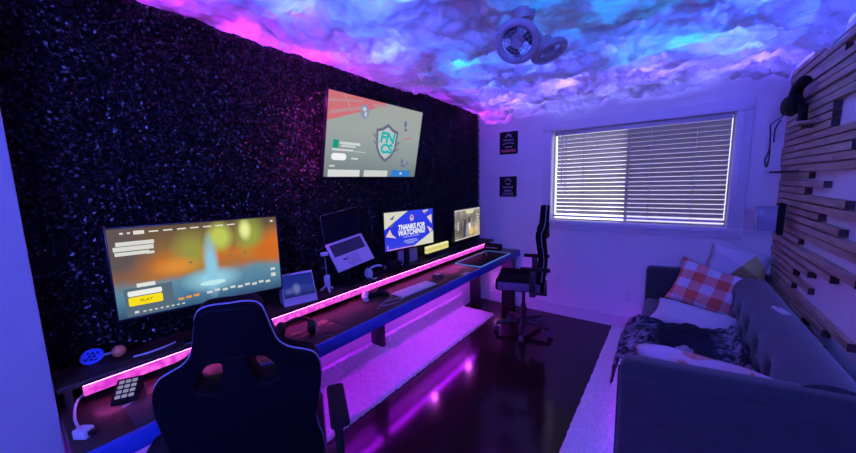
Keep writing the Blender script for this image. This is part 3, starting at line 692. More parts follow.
# far end: small black box, sunglasses
fb = thing('black_box', 'small black box at the far end of the desk by the wall', 'box', (-1.80, 3.78, DZ), R(8))
finish('case', bx((-.10, -.06, 0), (.10, .06, .075), .006), M_blackm, fb)
finish('slot', bx((-.07, -.0615, .035), (.07, -.0595, .045)), M_grey, fb, False)
sg = thing('sunglasses', 'folded gold-rimmed sunglasses on the black mat at the far desk end', 'sunglasses', (-1.71, 3.40, DZ + .005), R(65))
M_gold = mat('gold_wire', (.55, .42, .15, 1), .3, metal=.8)
for s_ in (-1, 1):
    rim = finish('rim', tb([(s_ * .034 + .026 * math.cos(a * PI / 12), 0, .022 + .02 * math.sin(a * PI / 12)) for a in range(24)], .0022, 6, True), M_gold, sg)
    finish('temple', tb([(s_ * .06, 0, .028), (s_ * .058, .05, .025), (s_ * .03, .10, .012)], .0022, 6), M_gold, sg)
    finish('lens', lt([(0, -.0006), (.024, -.0006), (.024, .0006), (0, .0006)], 20, Matrix.Translation((s_ * .034, 0, .022)) @ Matrix.Scale(.78, 4, (0, 0, 1)) @ Matrix.Rotation(PI / 2, 4, 'X')), M_black, sg)
flat('card', 'small pale card on the brown desk mat corner', 'card', -1.575, -1.53, 2.60, 2.71, mat('card_stock', (.35, .32, .25, 1), .6), .002, 0, 0)
# items glimpsed through the near chair's headrest slots
rb = thing('card_box', 'small box with red and blue print seen through the chair slot', 'box', (-1.565, .70, DZ + .0002), R(62))
finish('carton', bx((-.055, -.03, 0), (.055, .03, .085), .0015), M_white, rb)
M_red = mat('red_print', (.80, .16, .09, 1), .5, scale=40, var=.6)
finish('red_panel', bx((-.054, -.0306, .026), (.054, -.0300, .084)), M_red, rb, False)
finish('red_lid', bx((-.054, -.029, .0850), (.054, .029, .0856)), M_red, rb, False)
finish('blue_panel', bx((-.054, -.0306, .010), (.054, -.0300, .026)), mat('blue_print', (.05, .12, .85, 1), .5), rb, False)
wp = thing('folded_paper', 'folded white paper glimpsed through the left chair slot', 'paper', (-1.585, .455, DZ + .004), R(110))
bm = bmesh.new(); v = [bm.verts.new(q) for q in ((-.05, -.035, 0), (.05, -.035, 0), (.05, .0, .028), (-.05, .0, .028), (-.05, .035, 0), (.05, .035, 0))]
bm.faces.new((v[0], v[1], v[2], v[3])); bm.faces.new((v[3], v[2], v[5], v[4])); bmesh.ops.solidify(bm, geom=list(bm.faces), thickness=.001)
finish('sheet', bm, M_white, wp, False)
# cable and adapter at left
tag(finish('white_cable', tb(spline([(-1.99, .20, DZ + .03), (-1.90, .125, DZ + .03), (-1.80, .10, DZ + .012), (-1.70, .10, DZ + .008), (-1.62, .105, DZ + .03)], 10), .0045, 8), M_white), 'white power cord curving over the near desk corner', 'cable')
pa = thing('power_adapter', 'white power adapter beside the wall end at the near desk corner', 'adapter', (-1.64, .105, DZ), R(35)); pa.scale = (.8, .8, .8)
finish('block', bx((-.03, -.022, 0), (.03, .022, .045), .006), M_white, pa)
finish('plug_end', bx((.03, -.012, .012), (.055, .012, .034), .003), M_black, pa)

# ------------------------------------------------------------------ gaming chairs
def gaming_chair(label, loc, rotz, lift, recline):
    t = thing('gaming_chair', label, 'chair', loc, rotz, 'black gaming chairs')
    half = [(0, .83), (.035, .83), (.058, .818), (.070, .79), (.080, .745), (.096, .69), (.130, .648), (.178, .618), (.208, .595), (.224, .56), (.225, .50), (.216, .44), (.204, .38), (.198, .34), (.204, .28), (.216, .22), (.218, .12), (.205, .03), (.17, 0)]
    right = [Vector((a + (.016 if b < .82 else .010 if a else 0), b + (.016 if b > .8 else 0), 0)) for a, b in half]
    sm = spline(right, 4)
    outl = [(p.x, p.y) for p in sm] + [(-p.x, p.y) for p in sm[::-1] if abs(p.x) > 1e-4]
    slot = [(.026, .665), (.088, .672), (.132, .600), (.116, .556), (.050, .558)]
    slot2 = [(p[0], p[1]) for p in [(q.x, q.y) for q in spline([Vector((a, b, 0)) for a, b in slot], 3, True)]]
    holes = [slot2[::-1], [(-a, b) for a, b in slot2]]
    bm = curve_plate(outl, holes, .030, .014)
    bmesh.ops.triangulate(bm, faces=[f for f in bm.faces if len(f.verts) > 4])
    lean = R(recline); z0 = .42 + lift
    def place(w, h, d):     # w across, h up the back, d towards the back
        fwd = .75 * w * w - .03 * math.sin(PI * min(1, h / .6))
        h2_ = h - .0
        return Vector((-.19 - h2_ * math.sin(lean) - d * math.cos(lean) + fwd, w, z0 + h2_ * math.cos(lean) - d * math.sin(lean)))
    for v in bm.verts: v.co = place(v.co.x, v.co.y, v.co.z)
    finish('backrest', bm, M_chairf, t, True, 50)
    rim = [place(p[0] * 1.0 + (.026 if p[0] > 0 else -.026 if p[0] < 0 else 0), p[1] + (.028 if p[1] > .8 else 0), .012) for p in outl if p[1] > .08]
    bm = tb(rim[:], .0032, 6, True) if False else bmesh.new()
    # open line of piping up one side, over the head and down the other
    side = [p for p in sm if p.y > .10][::-1]
    n_ = len(side)
    def off(i):
        a = side[max(0, i - 1)]; b = side[min(n_ - 1, i + 1)]; d_ = (b - a).normalized(); nn = Vector((d_.y, -d_.x, 0))
        if i == n_ - 1: nn = Vector((0, 1, 0))
        return side[i] + nn * .0145
    L_ = [off(i) for i in range(n_)]
    line = [place(q.x, q.y, .014) for q in L_] + [place(-q.x, q.y, .014) for q in L_[::-1][1:]]
    tube(bm, line, .0034, 6); finish('piping', bm, M_pipe, t)
    # seat
    bm = bx((-.20, -.19, .42 + lift), (.28, .19, .51 + lift), .03, 3)
    for s_ in (-1, 1): box(bm, (-.20, s_ * .20 - .055, .42 + lift), (.27, s_ * .20 + .055, .54 + lift), .028, 3)
    finish('seat', bm, M_chairf, t)
    M_side = mat('pale_side_panel', (.07, .07, .14, 1), .5)
    for s_ in (-1, 1): finish('side_panel', bx((-.17, s_ * .257 - .004, .435 + lift), (.24, s_ * .257 + .004, .515 + lift), .003), M_side, t)
    finish('lumbar_cushion', bx((-.21, -.13, .56 + lift), (-.15, .13, .72 + lift), .025, 3, Matrix.Translation((-.02, 0, 0))), M_chairf, t)
    # armrests
    for s_ in (-1, 1):
        a = finish('armrest', bx((-.26, s_ * .315 - .038, .665 + lift), (.02, s_ * .315 + .038, .695 + lift), .014, 3), M_blackm, t)
        bm = bmesh.new(); box(bm, (-.13, s_ * .315 - .018, .45 + lift), (-.07, s_ * .315 + .018, .67 + lift), .008)
        box(bm, (-.13, min(s_ * .10, s_ * .333), .405 + lift), (-.07, max(s_ * .10, s_ * .333), .455 + lift), .006); finish('support', bm, M_black, a)
    finish('hinge_plate', bx((-.235, -.24, .40 + lift), (-.10, .24, .425 + lift), .004), M_black, t)
    finish('tilt_mechanism', bx((-.12, -.09, .37 + lift), (.14, .09, .425 + lift), .01), M_black, t)
    finish('gas_lift', lt([(.0, .09), (.034, .09), (.034, .26), (.026, .26), (.026, .30), (.018, .30), (.018, .375 + lift), (0, .375 + lift)], 20), M_black, t)
    for k in range(5):
        a = 2 * PI * k / 5 + .3; ca, sa = math.cos(a), math.sin(a)
        bm = tb([(0, 0, .115), (ca * .10, sa * .10, .11), (ca * .29, sa * .29, .085)], [.034, .028, .020], 10); lg = finish('leg', bm, M_black, t)
        bm = lt([(0, -.022), (.024, -.022), (.030, -.014), (.030, .014), (.024, .022), (0, .022)], 20, Matrix.Translation((ca * .29, sa * .29, .030)) @ Matrix.Rotation(a, 4, 'Z') @ Matrix.Rotation(PI / 2, 4, 'X'))
        tube(bm, [(ca * .29, sa * .29, .032), (ca * .29, sa * .29, .085)], .009, 8); finish('caster', bm, mat('caster_grey', (.05, .05, .09, 1), .35), lg)
    return t
gaming_chair('black gaming chair with pale piping, back turned, at the near monitor', (-1.385, .60, 0), R(147), 0, 10)
gaming_chair('black gaming chair seen side-on at the far desk end by the window', (-1.23, 3.33, 0), R(197), .085, 1)

# ------------------------------------------------------------------ sofa
sx0, sx1, sy0, sy1 = -.17, .695, 1.83, 3.93
sf = thing('sofa', 'grey velvet sofa with buttoned back along the slatted wall', 'sofa', (.26, 2.88, 0))
O = Vector((.26, 2.88, 0))
def sl(lo, hi): return [lo[i] - O[i] for i in range(3)], [hi[i] - O[i] for i in range(3)]
finish('base', bx(*sl((-.13, 1.93, .10), (.66, 3.83, .30)), .02), M_velvet, sf)
finish('seat_cushion', bx(*sl((-.165, 1.955, .30), (.46, 3.80, .445)), .045, 4), M_velvet, sf)
btn = [(3.62 - .30 * k + (.15 if r_ else 0), .525 if not r_ else .635) for r_ in (0, 1) for k in range(6)]
btn = [(y_, z_) for y_, z_ in btn if 2.0 < y_ < 3.75]
prof = spline([Vector((.46, 0, .40)), Vector((.425, 0, .50)), Vector((.418, 0, .60)), Vector((.43, 0, .69)), Vector((.47, 0, .755)), Vector((.54, 0, .785)), Vector((.62, 0, .775)), Vector((.675, 0, .72)), Vector((.69, 0, .60)), Vector((.69, 0, .12))], 7)
NP = len(prof) - 1; NU = 150
def backf(u, v):
    p = prof[min(NP, int(round(v * NP)))]; yy = 1.90 + (3.85 - 1.90) * u
    x_, z_ = p.x, p.z
    if x_ < .52:
        d = 0
        for (by, bz) in btn:
            r2 = (yy - by) ** 2 + (z_ - bz) ** 2; d += .032 * math.exp(-r2 / .0022) + .012 * math.exp(-r2 / .012)
        x_ += d
    x_ += .004 * noise.noise(Vector((yy * 4, z_ * 6, 0)))
    return Vector((x_, yy, z_)) - O
bm = grid(NU, NP, backf)
bm.verts.ensure_lookup_table()
for k in (0, NU): bm.faces.new([bm.verts[k * (NP + 1) + j] for j in range(NP + 1)])
finish('backrest', bm, M_velvet, sf, True, 60)
ul = thing('added_sofa_light', 'added purple light strip tinting the floor under the front edge of the sofa', 'light strip', (-.10, 2.9, .092))  # added strip that gives the rug and wall base their purple glow
finish('housing', bx((-.012, -.90, -.002), (.012, .90, .008)), M_white, ul)
finish('diffuser', bx((-.010, -.90, -.006), (.010, .90, -.002)), emat((.30, .05, 1, 1), 60.0), ul)
finish('added_end_emitter', bx((-.04, 1.005, -.006), (.60, 1.02, .0)), emat((.30, .03, 1, 1), 60.0), ul)  # second added emitter, aimed at the far wall base
for (by, bz) in btn:
    finish('button', lt([(0, .008), (.010, .005), (.013, 0), (.010, -.004), (0, -.004)], 12, Matrix.Translation(Vector((.452, by, bz)) - O) @ Matrix.Rotation(-PI / 2, 4, 'Y')), M_velvetd, sf)
def arm(y0, y1, zf, zb, nm='arm'):
    bm = bx(*sl((sx0, y0, .10), (sx1, y1, .7)), .035, 4)
    for v in bm.verts:
        t_ = (v.co.x + O.x - sx0) / (sx1 - sx0)
        top = zf + (zb - zf) * t_
        v.co.z = .10 + (v.co.z - .10) * (top - .10) / .6
    return finish(nm, bm, M_velvet, sf)
arm(sy0, sy0 + .12, .695, .775); arm(sy1 - .12, sy1, .745, .79)
# piping seams on near arm
for y_ in (sy0 - .001,):
    finish('seam_piping', tb([Vector((sx0 + .02, y_, .612)) - O, Vector((.26, y_, .648)) - O, Vector((sx1 - .01, y_, .692)) - O], .006, 8), M_velvet, sf)
finish('seam_piping', tb([Vector((sx0 - .002, sy0 + .02, .15)) - O, Vector((sx0 - .002, sy0 + .02, .66)) - O], .005, 8), M_velvet, sf)
for xx, yy in ((-.03, 1.90), (.62, 1.90), (-.03, 3.86), (.62, 3.86)):
    finish('foot', lt([(0, 0), (.016, 0), (.026, .10), (0, .10)], 14, Matrix.Translation(Vector((xx, yy, .0)) - O)), M_black, sf)

# pillows
def pillow_bm(w, h, t, seed=0, n=28):
    bm = bmesh.new(); sheets = []
    for s_ in (-1, 1):
        V = []
        for i in range(n + 1):
            r_ = []
            for j in range(n + 1):
                u, v = 2 * i / n - 1, 2 * j / n - 1
                pin = 1 - .10 * (1 - abs(u) ** 2) * abs(v) ** 3; pin2 = 1 - .10 * (1 - abs(v) ** 2) * abs(u) ** 3
                th = ((1 - u ** 4) * (1 - v ** 4)) ** .55
                nz = .10 * noise.noise(Vector((u * 1.7 + seed, v * 1.7, s_ * 2))) + .04 * noise.noise(Vector((u * 5 + seed, v * 5, s_)))
                r_.append(bm.verts.new((u * w / 2 * pin2, s_ * t / 2 * th * (1 + nz), v * h / 2 * pin)))
            V.append(r_)
        for i in range(n):
            for j in range(n): bm.faces.new((V[i][j], V[i + 1][j], V[i + 1][j + 1], V[i][j + 1]))
    bmesh.ops.remove_doubles(bm, verts=bm.verts, dist=1e-4)
    return bm
def math_node(nt, op, a, b=None):
    n = nt.nodes.new('ShaderNodeMath'); n.operation = op
    for k, q in enumerate((a, b)):
        if q is None: continue
        if isinstance(q, (int, float)): n.inputs[k].default_value = q
        else: nt.links.new(q, n.inputs[k])
    return n.outputs[0]
def plaid():
    m, nt, p, out = nodes_of('red_white_plaid')
    tc = nt.nodes.new('ShaderNodeTexCoord'); sp = nt.nodes.new('ShaderNodeSeparateXYZ'); nt.links.new(tc.outputs['Object'], sp.inputs[0])
    f = lambda o, sh: math_node(nt, 'GREATER_THAN', math_node(nt, 'FRACT', math_node(nt, 'ADD', math_node(nt, 'MULTIPLY', o, 1 / .165), sh)), .5)
    a, b = f(sp.outputs['X'], 10.2), f(sp.outputs['Z'], 10.45)
    s = math_node(nt, 'MULTIPLY', math_node(nt, 'ADD', a, b), .5)
    r = nt.nodes.new('ShaderNodeValToRGB'); r.color_ramp.interpolation = 'CONSTANT'
    e = r.color_ramp.elements; e[0].position = 0; e[0].color = (.62, .58, .66, 1); e[1].position = .25; e[1].color = (.62, .24, .22, 1)
    q = e.new(.75); q.color = (.52, .09, .05, 1)
    nt.links.new(s, r.inputs['Fac']); nt.links.new(r.outputs[0], p.inputs['Base Color']); p.inputs['Roughness'].default_value = .85
    return m
def patches():
    m, nt, p, out = nodes_of('triangle_patch_fabric')
    tc = nt.nodes.new('ShaderNodeTexCoord'); sp = nt.nodes.new('ShaderNodeSeparateXYZ'); nt.links.new(tc.outputs['Object'], sp.inputs[0])
    x_, z_ = sp.outputs['X'], sp.outputs['Z']
    d1 = math_node(nt, 'GREATER_THAN', math_node(nt, 'ADD', x_, math_node(nt, 'MULTIPLY', z_, -.55)), .03)
    d2 = math_node(nt, 'GREATER_THAN', math_node(nt, 'ADD', math_node(nt, 'MULTIPLY', x_, .5), z_), -.02)
    d3 = math_node(nt, 'GREATER_THAN', math_node(nt, 'ADD', math_node(nt, 'MULTIPLY', x_, 1.0), math_node(nt, 'MULTIPLY', z_, .8)), .16)
    def mixc(f, a, b):
        n = nt.nodes.new('ShaderNodeMix'); n.data_type = 'RGBA'; nt.links.new(f, n.inputs[0])
        for k, q in ((6, a), (7, b)):
            if isinstance(q, tuple): n.inputs[k].default_value = q
            else: nt.links.new(q, n.inputs[k])
        return n.outputs[2]
    left = mixc(d2, (.46, .46, .56, 1), (.58, .56, .62, 1)); right = mixc(d2, (.22, .15, .05, 1), (.42, .36, .12, 1)); right = mixc(d3, right, (.55, .52, .58, 1))
    nt.links.new(mixc(d1, left, right), p.inputs['Base Color']); p.inputs['Roughness'].default_value = .85
    return m
def swirl():
    m, nt, p, out = nodes_of('pink_swirl_fabric')
    tc = nt.nodes.new('ShaderNodeTexCoord'); n = nt.nodes.new('ShaderNodeTexNoise'); n.inputs['Scale'].default_value = 5; n.inputs['Distortion'].default_value = 2.2; nt.links.new(tc.outputs['Object'], n.inputs['Vector'])
    r = nt.nodes.new('ShaderNodeValToRGB'); e = r.color_ramp.elements; e[0].position = .40; e[0].color = (.62, .42, .52, 1); e[1].position = .72; e[1].color = (.10, .03, .05, 1)
    q = e.new(.56); q.color = (.62, .38, .42, 1); q = e.new(.61); q.color = (.55, .10, .06, 1); q = e.new(.66); q.color = (.6, .3, .3, 1)
    nt.links.new(n.outputs['Fac'], r.inputs['Fac']); nt.links.new(r.outputs[0], p.inputs['Base Color']); p.inputs['Roughness'].default_value = .8
    return m
def pillow(label, loc, rot, w, h, t, m, seed):
    o = finish('throw_pillow', pillow_bm(w, h, t, seed), m, None, True, 180, loc, tuple(R(a) for a in rot)); return tag(o, label, 'pillow')
pillow('red and white checked pillow leaning at the far sofa end', (.28, 3.62, .655), (-30, 14, -10), .48, .42, .15, plaid(), 1)
pillow('grey and mustard patchwork pillow resting in the far sofa corner', (.475, 3.755, .85), (-30, 12, -4), .40, .31, .20, patches(), 5)
pillow('plain white pillow lying in front of the red checked pillow', (.185, 3.17, .51), (-66, 6, -12), .54, .28, .12, mat('white_cotton', (.55, .52, .58, 1), .85, scale=20, var=.05), 9)
pillow('pale pink pillow with red swirls against the near sofa arm', (.16, 2.10, .575), (40, 5, 3), .60, .36, .16, swirl(), 13)

# blanket
def blanket_mat():
    m, nt, p, out = nodes_of('navy_mottled_throw')
    tc = nt.nodes.new('ShaderNodeTexCoord'); sp = nt.nodes.new('ShaderNodeSeparateXYZ'); nt.links.new(tc.outputs['Object'], sp.inputs[0])
    n = nt.nodes.new('ShaderNodeTexNoise'); n.inputs['Scale'].default_value = 18; n.inputs['Detail'].default_value = 5; n.inputs['Distortion'].default_value = 1.0; nt.links.new(tc.outputs['Object'], n.inputs['Vector'])
    r = nt.nodes.new('ShaderNodeValToRGB'); e = r.color_ramp.elements; e[0].position = .42; e[0].color = (.02, .02, .045, 1); e[1].position = .66; e[1].color = (.50, .49, .60, 1)
    nt.links.new(n.outputs['Fac'], r.inputs['Fac'])
    ab = math_node(nt, 'ABSOLUTE', math_node(nt, 'ADD', sp.outputs['X'], -.02))
    mr = nt.nodes.new('ShaderNodeMapRange'); mr.inputs['From Min'].default_value = .13; mr.inputs['From Max'].default_value = .21; nt.links.new(ab, mr.inputs['Value'])
    mc = nt.nodes.new('ShaderNodeMix'); mc.data_type = 'RGBA'; nt.links.new(mr.outputs[0], mc.inputs[0]); mc.inputs[6].default_value = (.022, .022, .045, 1); nt.links.new(r.outputs[0], mc.inputs[7])
    nt.links.new(mc.outputs[2], p.inputs['Base Color']); p.inputs['Roughness'].default_value = .9
    return m
bo = Vector((.10, 2.62, .45))
def blk(u, v):
    L_ = .88; s = u * L_ - .20          # arclength from the seat front edge
    yy = 2.30 + .72 * v + .05 * math.sin(u * 5 + v * 3) + (.06 * (1 - u) if v > .5 else -.05 * (1 - u))
    q = Vector((s * 1.0, yy, 0))
    b_ = .045 + .045 * noise.noise(q * 5) + .035 * abs(noise.noise(q * 9 + Vector((3, 1, 0)))) + .018 * noise.noise(q * 20)
    edge = min(u, 1 - u, v, 1 - v); b_ *= min(1, edge * 10 + .25)
    b_ = max(.008, b_ + .03)
    if s < 0:
        a = min(PI / 2, -s / .07); x_ = -.17 - .07 * math.sin(a) - b_ * .6; z_ = .455 - .07 * (1 - math.cos(a)) - max(0, -s - .11) + b_ * .6 * math.cos(a)
        x_ += .02
    else: x_, z_ = -.17 + s, .45 + b_
    if x_ > .36: z_ += (x_ - .36) * .5; x_ = .36 + (x_ - .36) * .35
    return Vector((x_, yy, z_)) - bo
bm = grid(90, 80, blk); bmesh.ops.solidify(bm, geom=list(bm.faces), thickness=.006)
tag(finish('throw_blanket', bm, blanket_mat(), None, True, 180, bo), 'crumpled navy throw with mottled pale ends spilling off the sofa seat', 'blanket')
# tissue, remote
bm = grid(10, 10, lambda u, v: ((u - .5) * .09, (v - .5) * .07, .012 + .035 * math.exp(-((u - .5) ** 2 + (v - .5) ** 2) * 9) + .010 * noise.noise(Vector((u * 5, v * 5, 2)))))
bmesh.ops.solidify(bm, geom=list(bm.faces), thickness=.002)
tag(finish('crumpled_tissue', bm, M_white, None, True, 60, (.115, 2.50, .525)), 'small crumpled white tissue on the dark throw', 'tissue')
rc = thing('remote_control', 'small white remote lying on top of the sofa back', 'remote', (.572, 2.82, .783), (0, R(4), R(12)))
finish('case', bx((-.022, -.06, 0), (.022, .06, .014), .004, 3), M_white, rc)
finish('button_pad', bx((-.012, .01, .014), (.012, .045, .0152), .0004, 1), M_grey, rc)

# ------------------------------------------------------------------ wall things
def poster(label, x0, x1, z0, z1, marks):
    t = thing('poster', label, 'poster', ((x0 + x1) / 2, YF, (z0 + z1) / 2), 0, 'black posters left of the window')
    w, h = x1 - x0, z1 - z0
    finish('board', bx((-w / 2, -.012, -h / 2), (w / 2, 0, h / 2), .002), M_blackm, t)
    for nm, col, shp in marks:
        bm = bmesh.new()
        for s_ in shp: poly(bm, [(p[0] * w, p[1] * h) for p in s_], -.0126)
        finish(nm, bm, mat(nm, col, .7), t, False)
def bar(x_, z_, w, h): return [(x_ - w / 2, z_ - h / 2), (x_ + w / 2, z_ - h / 2), (x_ + w / 2, z_ + h / 2), (x_ - w / 2, z_ + h / 2)]
def words(z_, x0, x1, h, n): 
    d = (x1 - x0) / n
    return [bar(x0 + d * (k + .5), z_, d * .72, h) for k in range(n)]
white_ = (.30, .29, .34, 1)
def arcw(z_, r_, n, h=.05): return [bar(.34 * (2 * (k + .5) / n - 1), z_ + .05 * (1 - (2 * (k + .5) / n - 1) ** 2) - .03, .055, h) for k in range(n)]
poster('upper black poster with a red bottom line left of the window', -1.80, -1.563, 1.952, 2.226,
       [('emblem', (.16, .15, .2, 1), [[(-.22, .22), (-.12, .36), (-.02, .42), (.14, .37), (.22, .22), (.12, .25), (0, .31), (-.12, .25)]]), ('lettering', white_, words(.12, -.29, .29, .07, 6) + arcw(-.03, 1, 8) + words(-.18, -.20, .22, .07, 4)), ('red_lettering', (.45, .10, .14, 1), words(-.35, -.40, .40, .12, 7))])
poster('lower black poster with all pale marks left of the window', -1.80, -1.573, 1.42, 1.676,
       [('emblem', (.18, .17, .24, 1), [[(-.2, .28), (-.12, .40), (.12, .40), (.22, .28), (.16, .22), (.08, .32), (-.08, .32), (-.14, .22)]]), ('lettering', white_, words(.13, -.13, .16, .08, 3) + words(-.03, -.30, .32, .07, 4) + words(-.20, -.22, .22, .09, 5)), ('base_band', (.10, .09, .15, 1), [bar(0, -.36, .66, .15)])])
ol = thing('wall_outlet', 'faint white power outlet low on the far wall beside the sofa', 'outlet', (-.325, YF, .36))
finish('plate', bx((-.035, -.006, -.058), (.035, 0, .058), .003), M_trim, ol)
for zz_ in (-.022, .022): finish('socket', bx((-.016, -.008, zz_ - .014), (.016, -.006, zz_ + .014), .001), M_white, ol)
# black headset hanging on the slats
hs = thing('hanging_headset', 'black headset with dangling cord hung high on the timber slats', 'headset', (.70, 3.46, 2.10))
bm = bmesh.new()
def blob(u, v):
    a = 2 * PI * u; b_ = PI * (v - .5)
    n_ = 1 + .22 * noise.noise(Vector((math.cos(a) * 1.6, math.sin(a) * 1.6, b_ * 1.4)))
    return Vector((-.06 + .055 * math.cos(b_) * math.cos(a) * n_, .12 * math.cos(b_) * math.sin(a) * n_, .0 + .075 * math.sin(b_) * n_))
bm = grid(28, 16, blob); bmesh.ops.remove_doubles(bm, verts=bm.verts, dist=1e-4); finish('visor', bm, M_blackm, hs)
finish('strap', tb(spline([(-.05, .02, .04), (-.06, -.06, .09), (-.05, -.12, .12), (-.045, -.15, .13)], 8), .034, 10), M_blackm, hs)
finish('cord', tb(spline([(-.05, .10, -.02), (-.07, .25, -.05), (-.09, .34, -.07), (-.10, .39, -.09), (-.10, .36, -.16), (-.09, .40, -.28), (-.10, .46, -.36), (-.09, .44, -.42), (-.085, .41, -.34), (-.09, .40, -.24)], 8), .005, 6), M_black, hs)
finish('cord', tb(spline([(-.06, .30, -.06), (-.08, .34, -.13), (-.08, .335, -.23)], 8), .005, 6), M_black, hs)
hc = thing('hand_controller', 'dark hand controller standing on a small ledge on the slats', 'controller', (.655, 3.27, 1.952))
finish('grip', tb([(0, 0, .012), (0, .01, .07), (-.005, .0, .12)], [.024, .022, .026], 12), M_blackm, hc)
finish('ring', tb([(-.0, .045 * math.cos(a * PI / 10), .055 + .03 * math.sin(a * PI / 10)) for a in range(20)], .007, 6, True), M_blackm, hc)
lg_ = thing('ledge', 'small timber ledge under the hand controller on the slats', 'shelf', (.705, 3.27, 1.945))
finish('board', bx((-.09, -.13, -.008), (0, .13, .007), .002), M_slat, lg_); finish('bracket', bx((-.05, -.01, -.03), (0, .01, -.008)), M_slatend, lg_, False)
pg = thing('peg_ledge', 'thin dark ledge jutting from the slats right of the window', 'shelf', (.70, 3.62, 1.635))
finish('board', bx((-.10, -.20, -.008), (0, .22, .008), .002), M_slatend, pg); finish('front_lip', bx((-.104, .10, -.009), (-.10, .22, .009)), M_white, pg, False)
dv = thing('wall_device', 'black device in a clear bracket mounted on the slats beside the window', 'device', (.70, 3.50, 1.285))
finish('housing', bx((-.07, -.05, -.11), (-.035, .05, .12), .006), M_blackm, dv)
mgl, nt, p, out = nodes_of('clear_acrylic'); p.inputs['Base Color'].default_value = (.55, .6, .75, 1); p.inputs['Roughness'].default_value = .12; p.inputs['Transmission Weight'].default_value = .45; p.inputs['IOR'].default_value = 1.2
finish('clear_cover', bx((-.185, -.035, -.09), (-.072, .035, .095), .006), mgl, dv)
finish('rail', tb([(-.19, -.045, .10), (-.072, -.045, .10)], .006, 8), M_silver, dv); finish('rail', tb([(-.225, -.045, -.10), (-.072, -.045, -.10)], .006, 8), M_silver, dv)
finish('panel', bx((-.165, -.02, -.08), (-.09, .02, -.02), .003), M_black, dv)

# ------------------------------------------------------------------ twin-head ceiling fan
fn = thing('ceiling_fan', 'small twin-headed fan hanging from the cloud ceiling', 'fan', (-.63, 1.66, 2.42))
M_fan = mat('lavender_grey_plastic', (.36, .35, .40, 1), .4); M_fand = mat('dark_fan_blades', (.16, .15, .2, 1), .4)
finish('mount', lt([(0, .19), (.05, .19), (.055, .0), (.045, -.03), (0, -.035)], 24), M_fan, fn)
finish('yoke', tb([(.01, -.085, -.125), (0, -.03, -.05), (.02, .03, -.06), (.075, .07, -.125)], .018, 10), M_fan, fn)
def head(center, nrm_, r_):
    Mx = Matrix.Translation(center) @ basis(nrm_)
    hd = finish('fan_head', tb([Mx @ Vector((r_ * math.cos(a * PI / 20), r_ * math.sin(a * PI / 20), 0)) for a in range(40)], .017, 12, True), M_fan, fn)
    finish('motor', lt([(0, .018), (.022, .016), (.030, .0), (.034, -.05), (.022, -.075), (0, -.078)], 20, Mx), M_fan, hd)
    bm = bmesh.new()
    for rr in (.25, .45, .65, .85): tube(bm, [Mx @ Vector((r_ * rr * math.cos(a * PI / 16), r_ * rr * math.sin(a * PI / 16), .016 * (1.2 - rr))) for a in range(32)], .0016, 5, True)
    for k in range(16): tube(bm, [Mx @ Vector((.02 * math.cos(k * PI / 8), .02 * math.sin(k * PI / 8), .018)), Mx @ Vector((r_ * math.cos(k * PI / 8), r_ * math.sin(k * PI / 8), .003))], .0015, 5)
    finish('grille', bm, M_fan, hd)
    for k in range(3):
        def f(u, v):
            a = k * 2 * PI / 3 + (v - .5) * (.9 + .5 * u); rr = .028 + (r_ * .86 - .028) * u
            return Mx @ Vector((rr * math.cos(a), rr * math.sin(a), -.018 + .02 * (v - .5)))
        bm = grid(6, 6, f); bmesh.ops.solidify(bm, geom=list(bm.faces), thickness=.002); finish('blade', bm, M_fand, hd)
head(Vector((.02, -.135, -.175)), (.10, -.70, -.70), .084)
head(Vector((.10, .075, -.175)), (.35, -.05, -.93), .072)

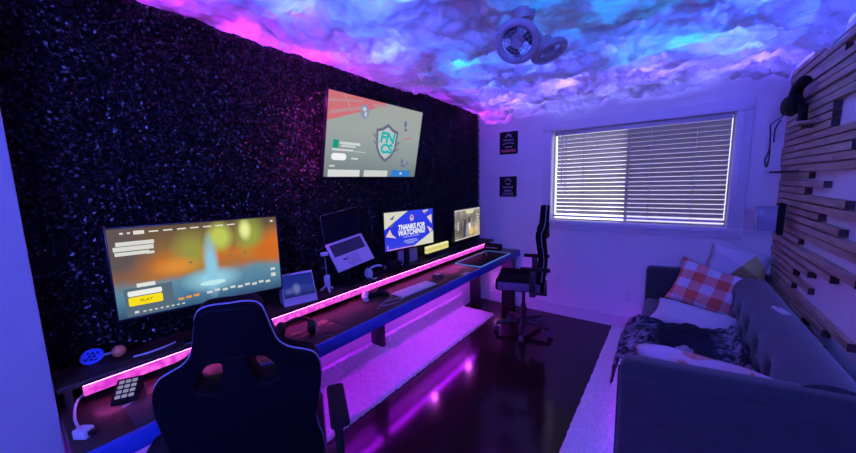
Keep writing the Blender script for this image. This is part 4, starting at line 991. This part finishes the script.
# ------------------------------------------------------------------ lights
def point(name, loc, col, power, rad=.03):
    l = bpy.data.lights.new(name, 'POINT'); l.color = col; l.energy = power; l.shadow_soft_size = rad
    o = bpy.data.objects.new(name, l); C.objects.link(o); o.location = loc; return o
ZL = 2.592
BLUE, VIO, CYAN, MAG, LAV = (.035, .085, 1), (.12, .075, 1), (.0, .36, 1), (.52, .03, .95), (.33, .38, 1)
K = 2.5
for x_, y_, c_, p_, r_ in [
    (-1.265, 2.143, CYAN, 0.91, .02), (-.41, 2.036, CYAN, 0.62, .02), (-.074, 2.13, CYAN, 0.84, .02), (-.336, 1.80, CYAN, 0.74, .02), (.031, 2.795, CYAN, 0.91, .03), (-.297, 2.80, CYAN, 0.62, .02), (-.55, 1.60, CYAN, 0.38, .02), (-1.35, 1.30, CYAN, 0.46, .02),
    (-1.90, .55, MAG, 1.33, .03), (-1.95, .95, MAG, 1.46, .03), (-1.98, 1.40, MAG, 1.46, .03), (-2.02, 1.85, MAG, 1.06, .03), (-2.0, 2.45, MAG, 1.06, .03), (-1.97, 3.0, MAG, 0.80, .03), (-1.86, 3.72, MAG, 3.17, .05),
    (-1.45, .9, BLUE, 5, .10), (-1.55, 1.65, BLUE, 6, .10), (-1.0, 1.2, BLUE, 6, .10), (-1.4, 2.8, BLUE, 7, .10), (-.9, 2.5, BLUE, 7, .10), (-.8, 3.2, VIO, 7, .10), (-1.4, 3.4, VIO, 7, .10), (-.2, 3.3, VIO, 7, .10), (.3, 2.4, BLUE, 7, .10), (.3, 3.0, BLUE, 6, .10), (.45, 3.5, VIO, 5, .10),
    (.0, 1.6, BLUE, 2.5, .10), (.4, 1.7, BLUE, 2.2, .10), (-.5, .8, BLUE, 2, .10), (.2, .6, BLUE, .6, .10), (-1.6, 3.76, LAV, .34, .08), (-1.25, 3.70, LAV, .34, .08), (-.95, 3.78, LAV, .34, .08), (-.65, 3.70, LAV, .34, .08), (-.35, 3.78, LAV, .34, .08), (-.05, 3.70, LAV, .34, .08), (.22, 3.78, LAV, .34, .08),
    (-1.5, -.35, BLUE, 2, .10), (-1.35, .2, BLUE, 5, .10), (-.4, -.1, BLUE, 1.2, .10), (-1.3, -.7, BLUE, 5., .10), (.3, -.5, BLUE, .5, .10)]:
    point('cloud_light', (x_, y_, ZL), c_, p_ * K, r_)
# added unseen blue fill behind the viewpoint, brightening the far wall
point('added_room_fill', (.45, -1.15, 2.0), (.11, .125, 1), 158, .12)
# TV backlight spilling magenta on the leaves at its left
for z_ in (1.78, 2.0, 2.2): point('tv_backlight', (-1.95, 1.43, z_), (1, .06, .85), 1.8, .02)

# daylight outside the window
w = bpy.data.worlds.new('daylight'); bpy.context.scene.world = w; w.use_nodes = True
nt = w.node_tree; bg = nt.nodes['Background']
sky = nt.nodes.new('ShaderNodeTexSky'); sky.sky_type = 'HOSEK_WILKIE' if 'HOSEK_WILKIE' in [e.identifier for e in sky.bl_rna.properties['sky_type'].enum_items] else sky.sky_type
sky.turbidity = 8; sky.ground_albedo = .6; sky.sun_direction = Vector((.5, -.6, .7)).normalized()
mx = nt.nodes.new('ShaderNodeMix'); mx.data_type = 'RGBA'; mx.inputs[0].default_value = .75
nt.links.new(sky.outputs[0], mx.inputs[6]); mx.inputs[7].default_value = (.93, .90, 1, 1)
nt.links.new(mx.outputs[2], bg.inputs['Color']); bg.inputs['Strength'].default_value = 3.4

# ------------------------------------------------------------------ camera
cam = bpy.data.cameras.new('camera'); co = bpy.data.objects.new('camera', cam); C.objects.link(co)
r_ = Vector((0.802028650150363, 0.5967555157378337, -0.02515747949335904)); u_ = Vector((-0.05874539181174873, 0.12072814661926241, 0.9909458580340108)); f_ = Vector((-0.5943896224522016, 0.7932890829012775, -0.13188406905604338))
co.matrix_world = Matrix.Translation((0, 0, 1.62)) @ Matrix((r_, u_, -f_)).transposed().to_4x4()
cam.sensor_width = 36; cam.lens = 36 * 327.41 / 856; cam.clip_start = .02
sc = bpy.context.scene; sc.camera = co
sc.view_settings.view_transform = 'Standard'; sc.view_settings.look = 'None'; sc.view_settings.exposure = 0; sc.view_settings.gamma = 1
sc.view_settings.use_curve_mapping = False
sc.cycles.max_bounces = 10; sc.cycles.use_denoising = True; sc.cycles.sample_clamp_indirect = 6
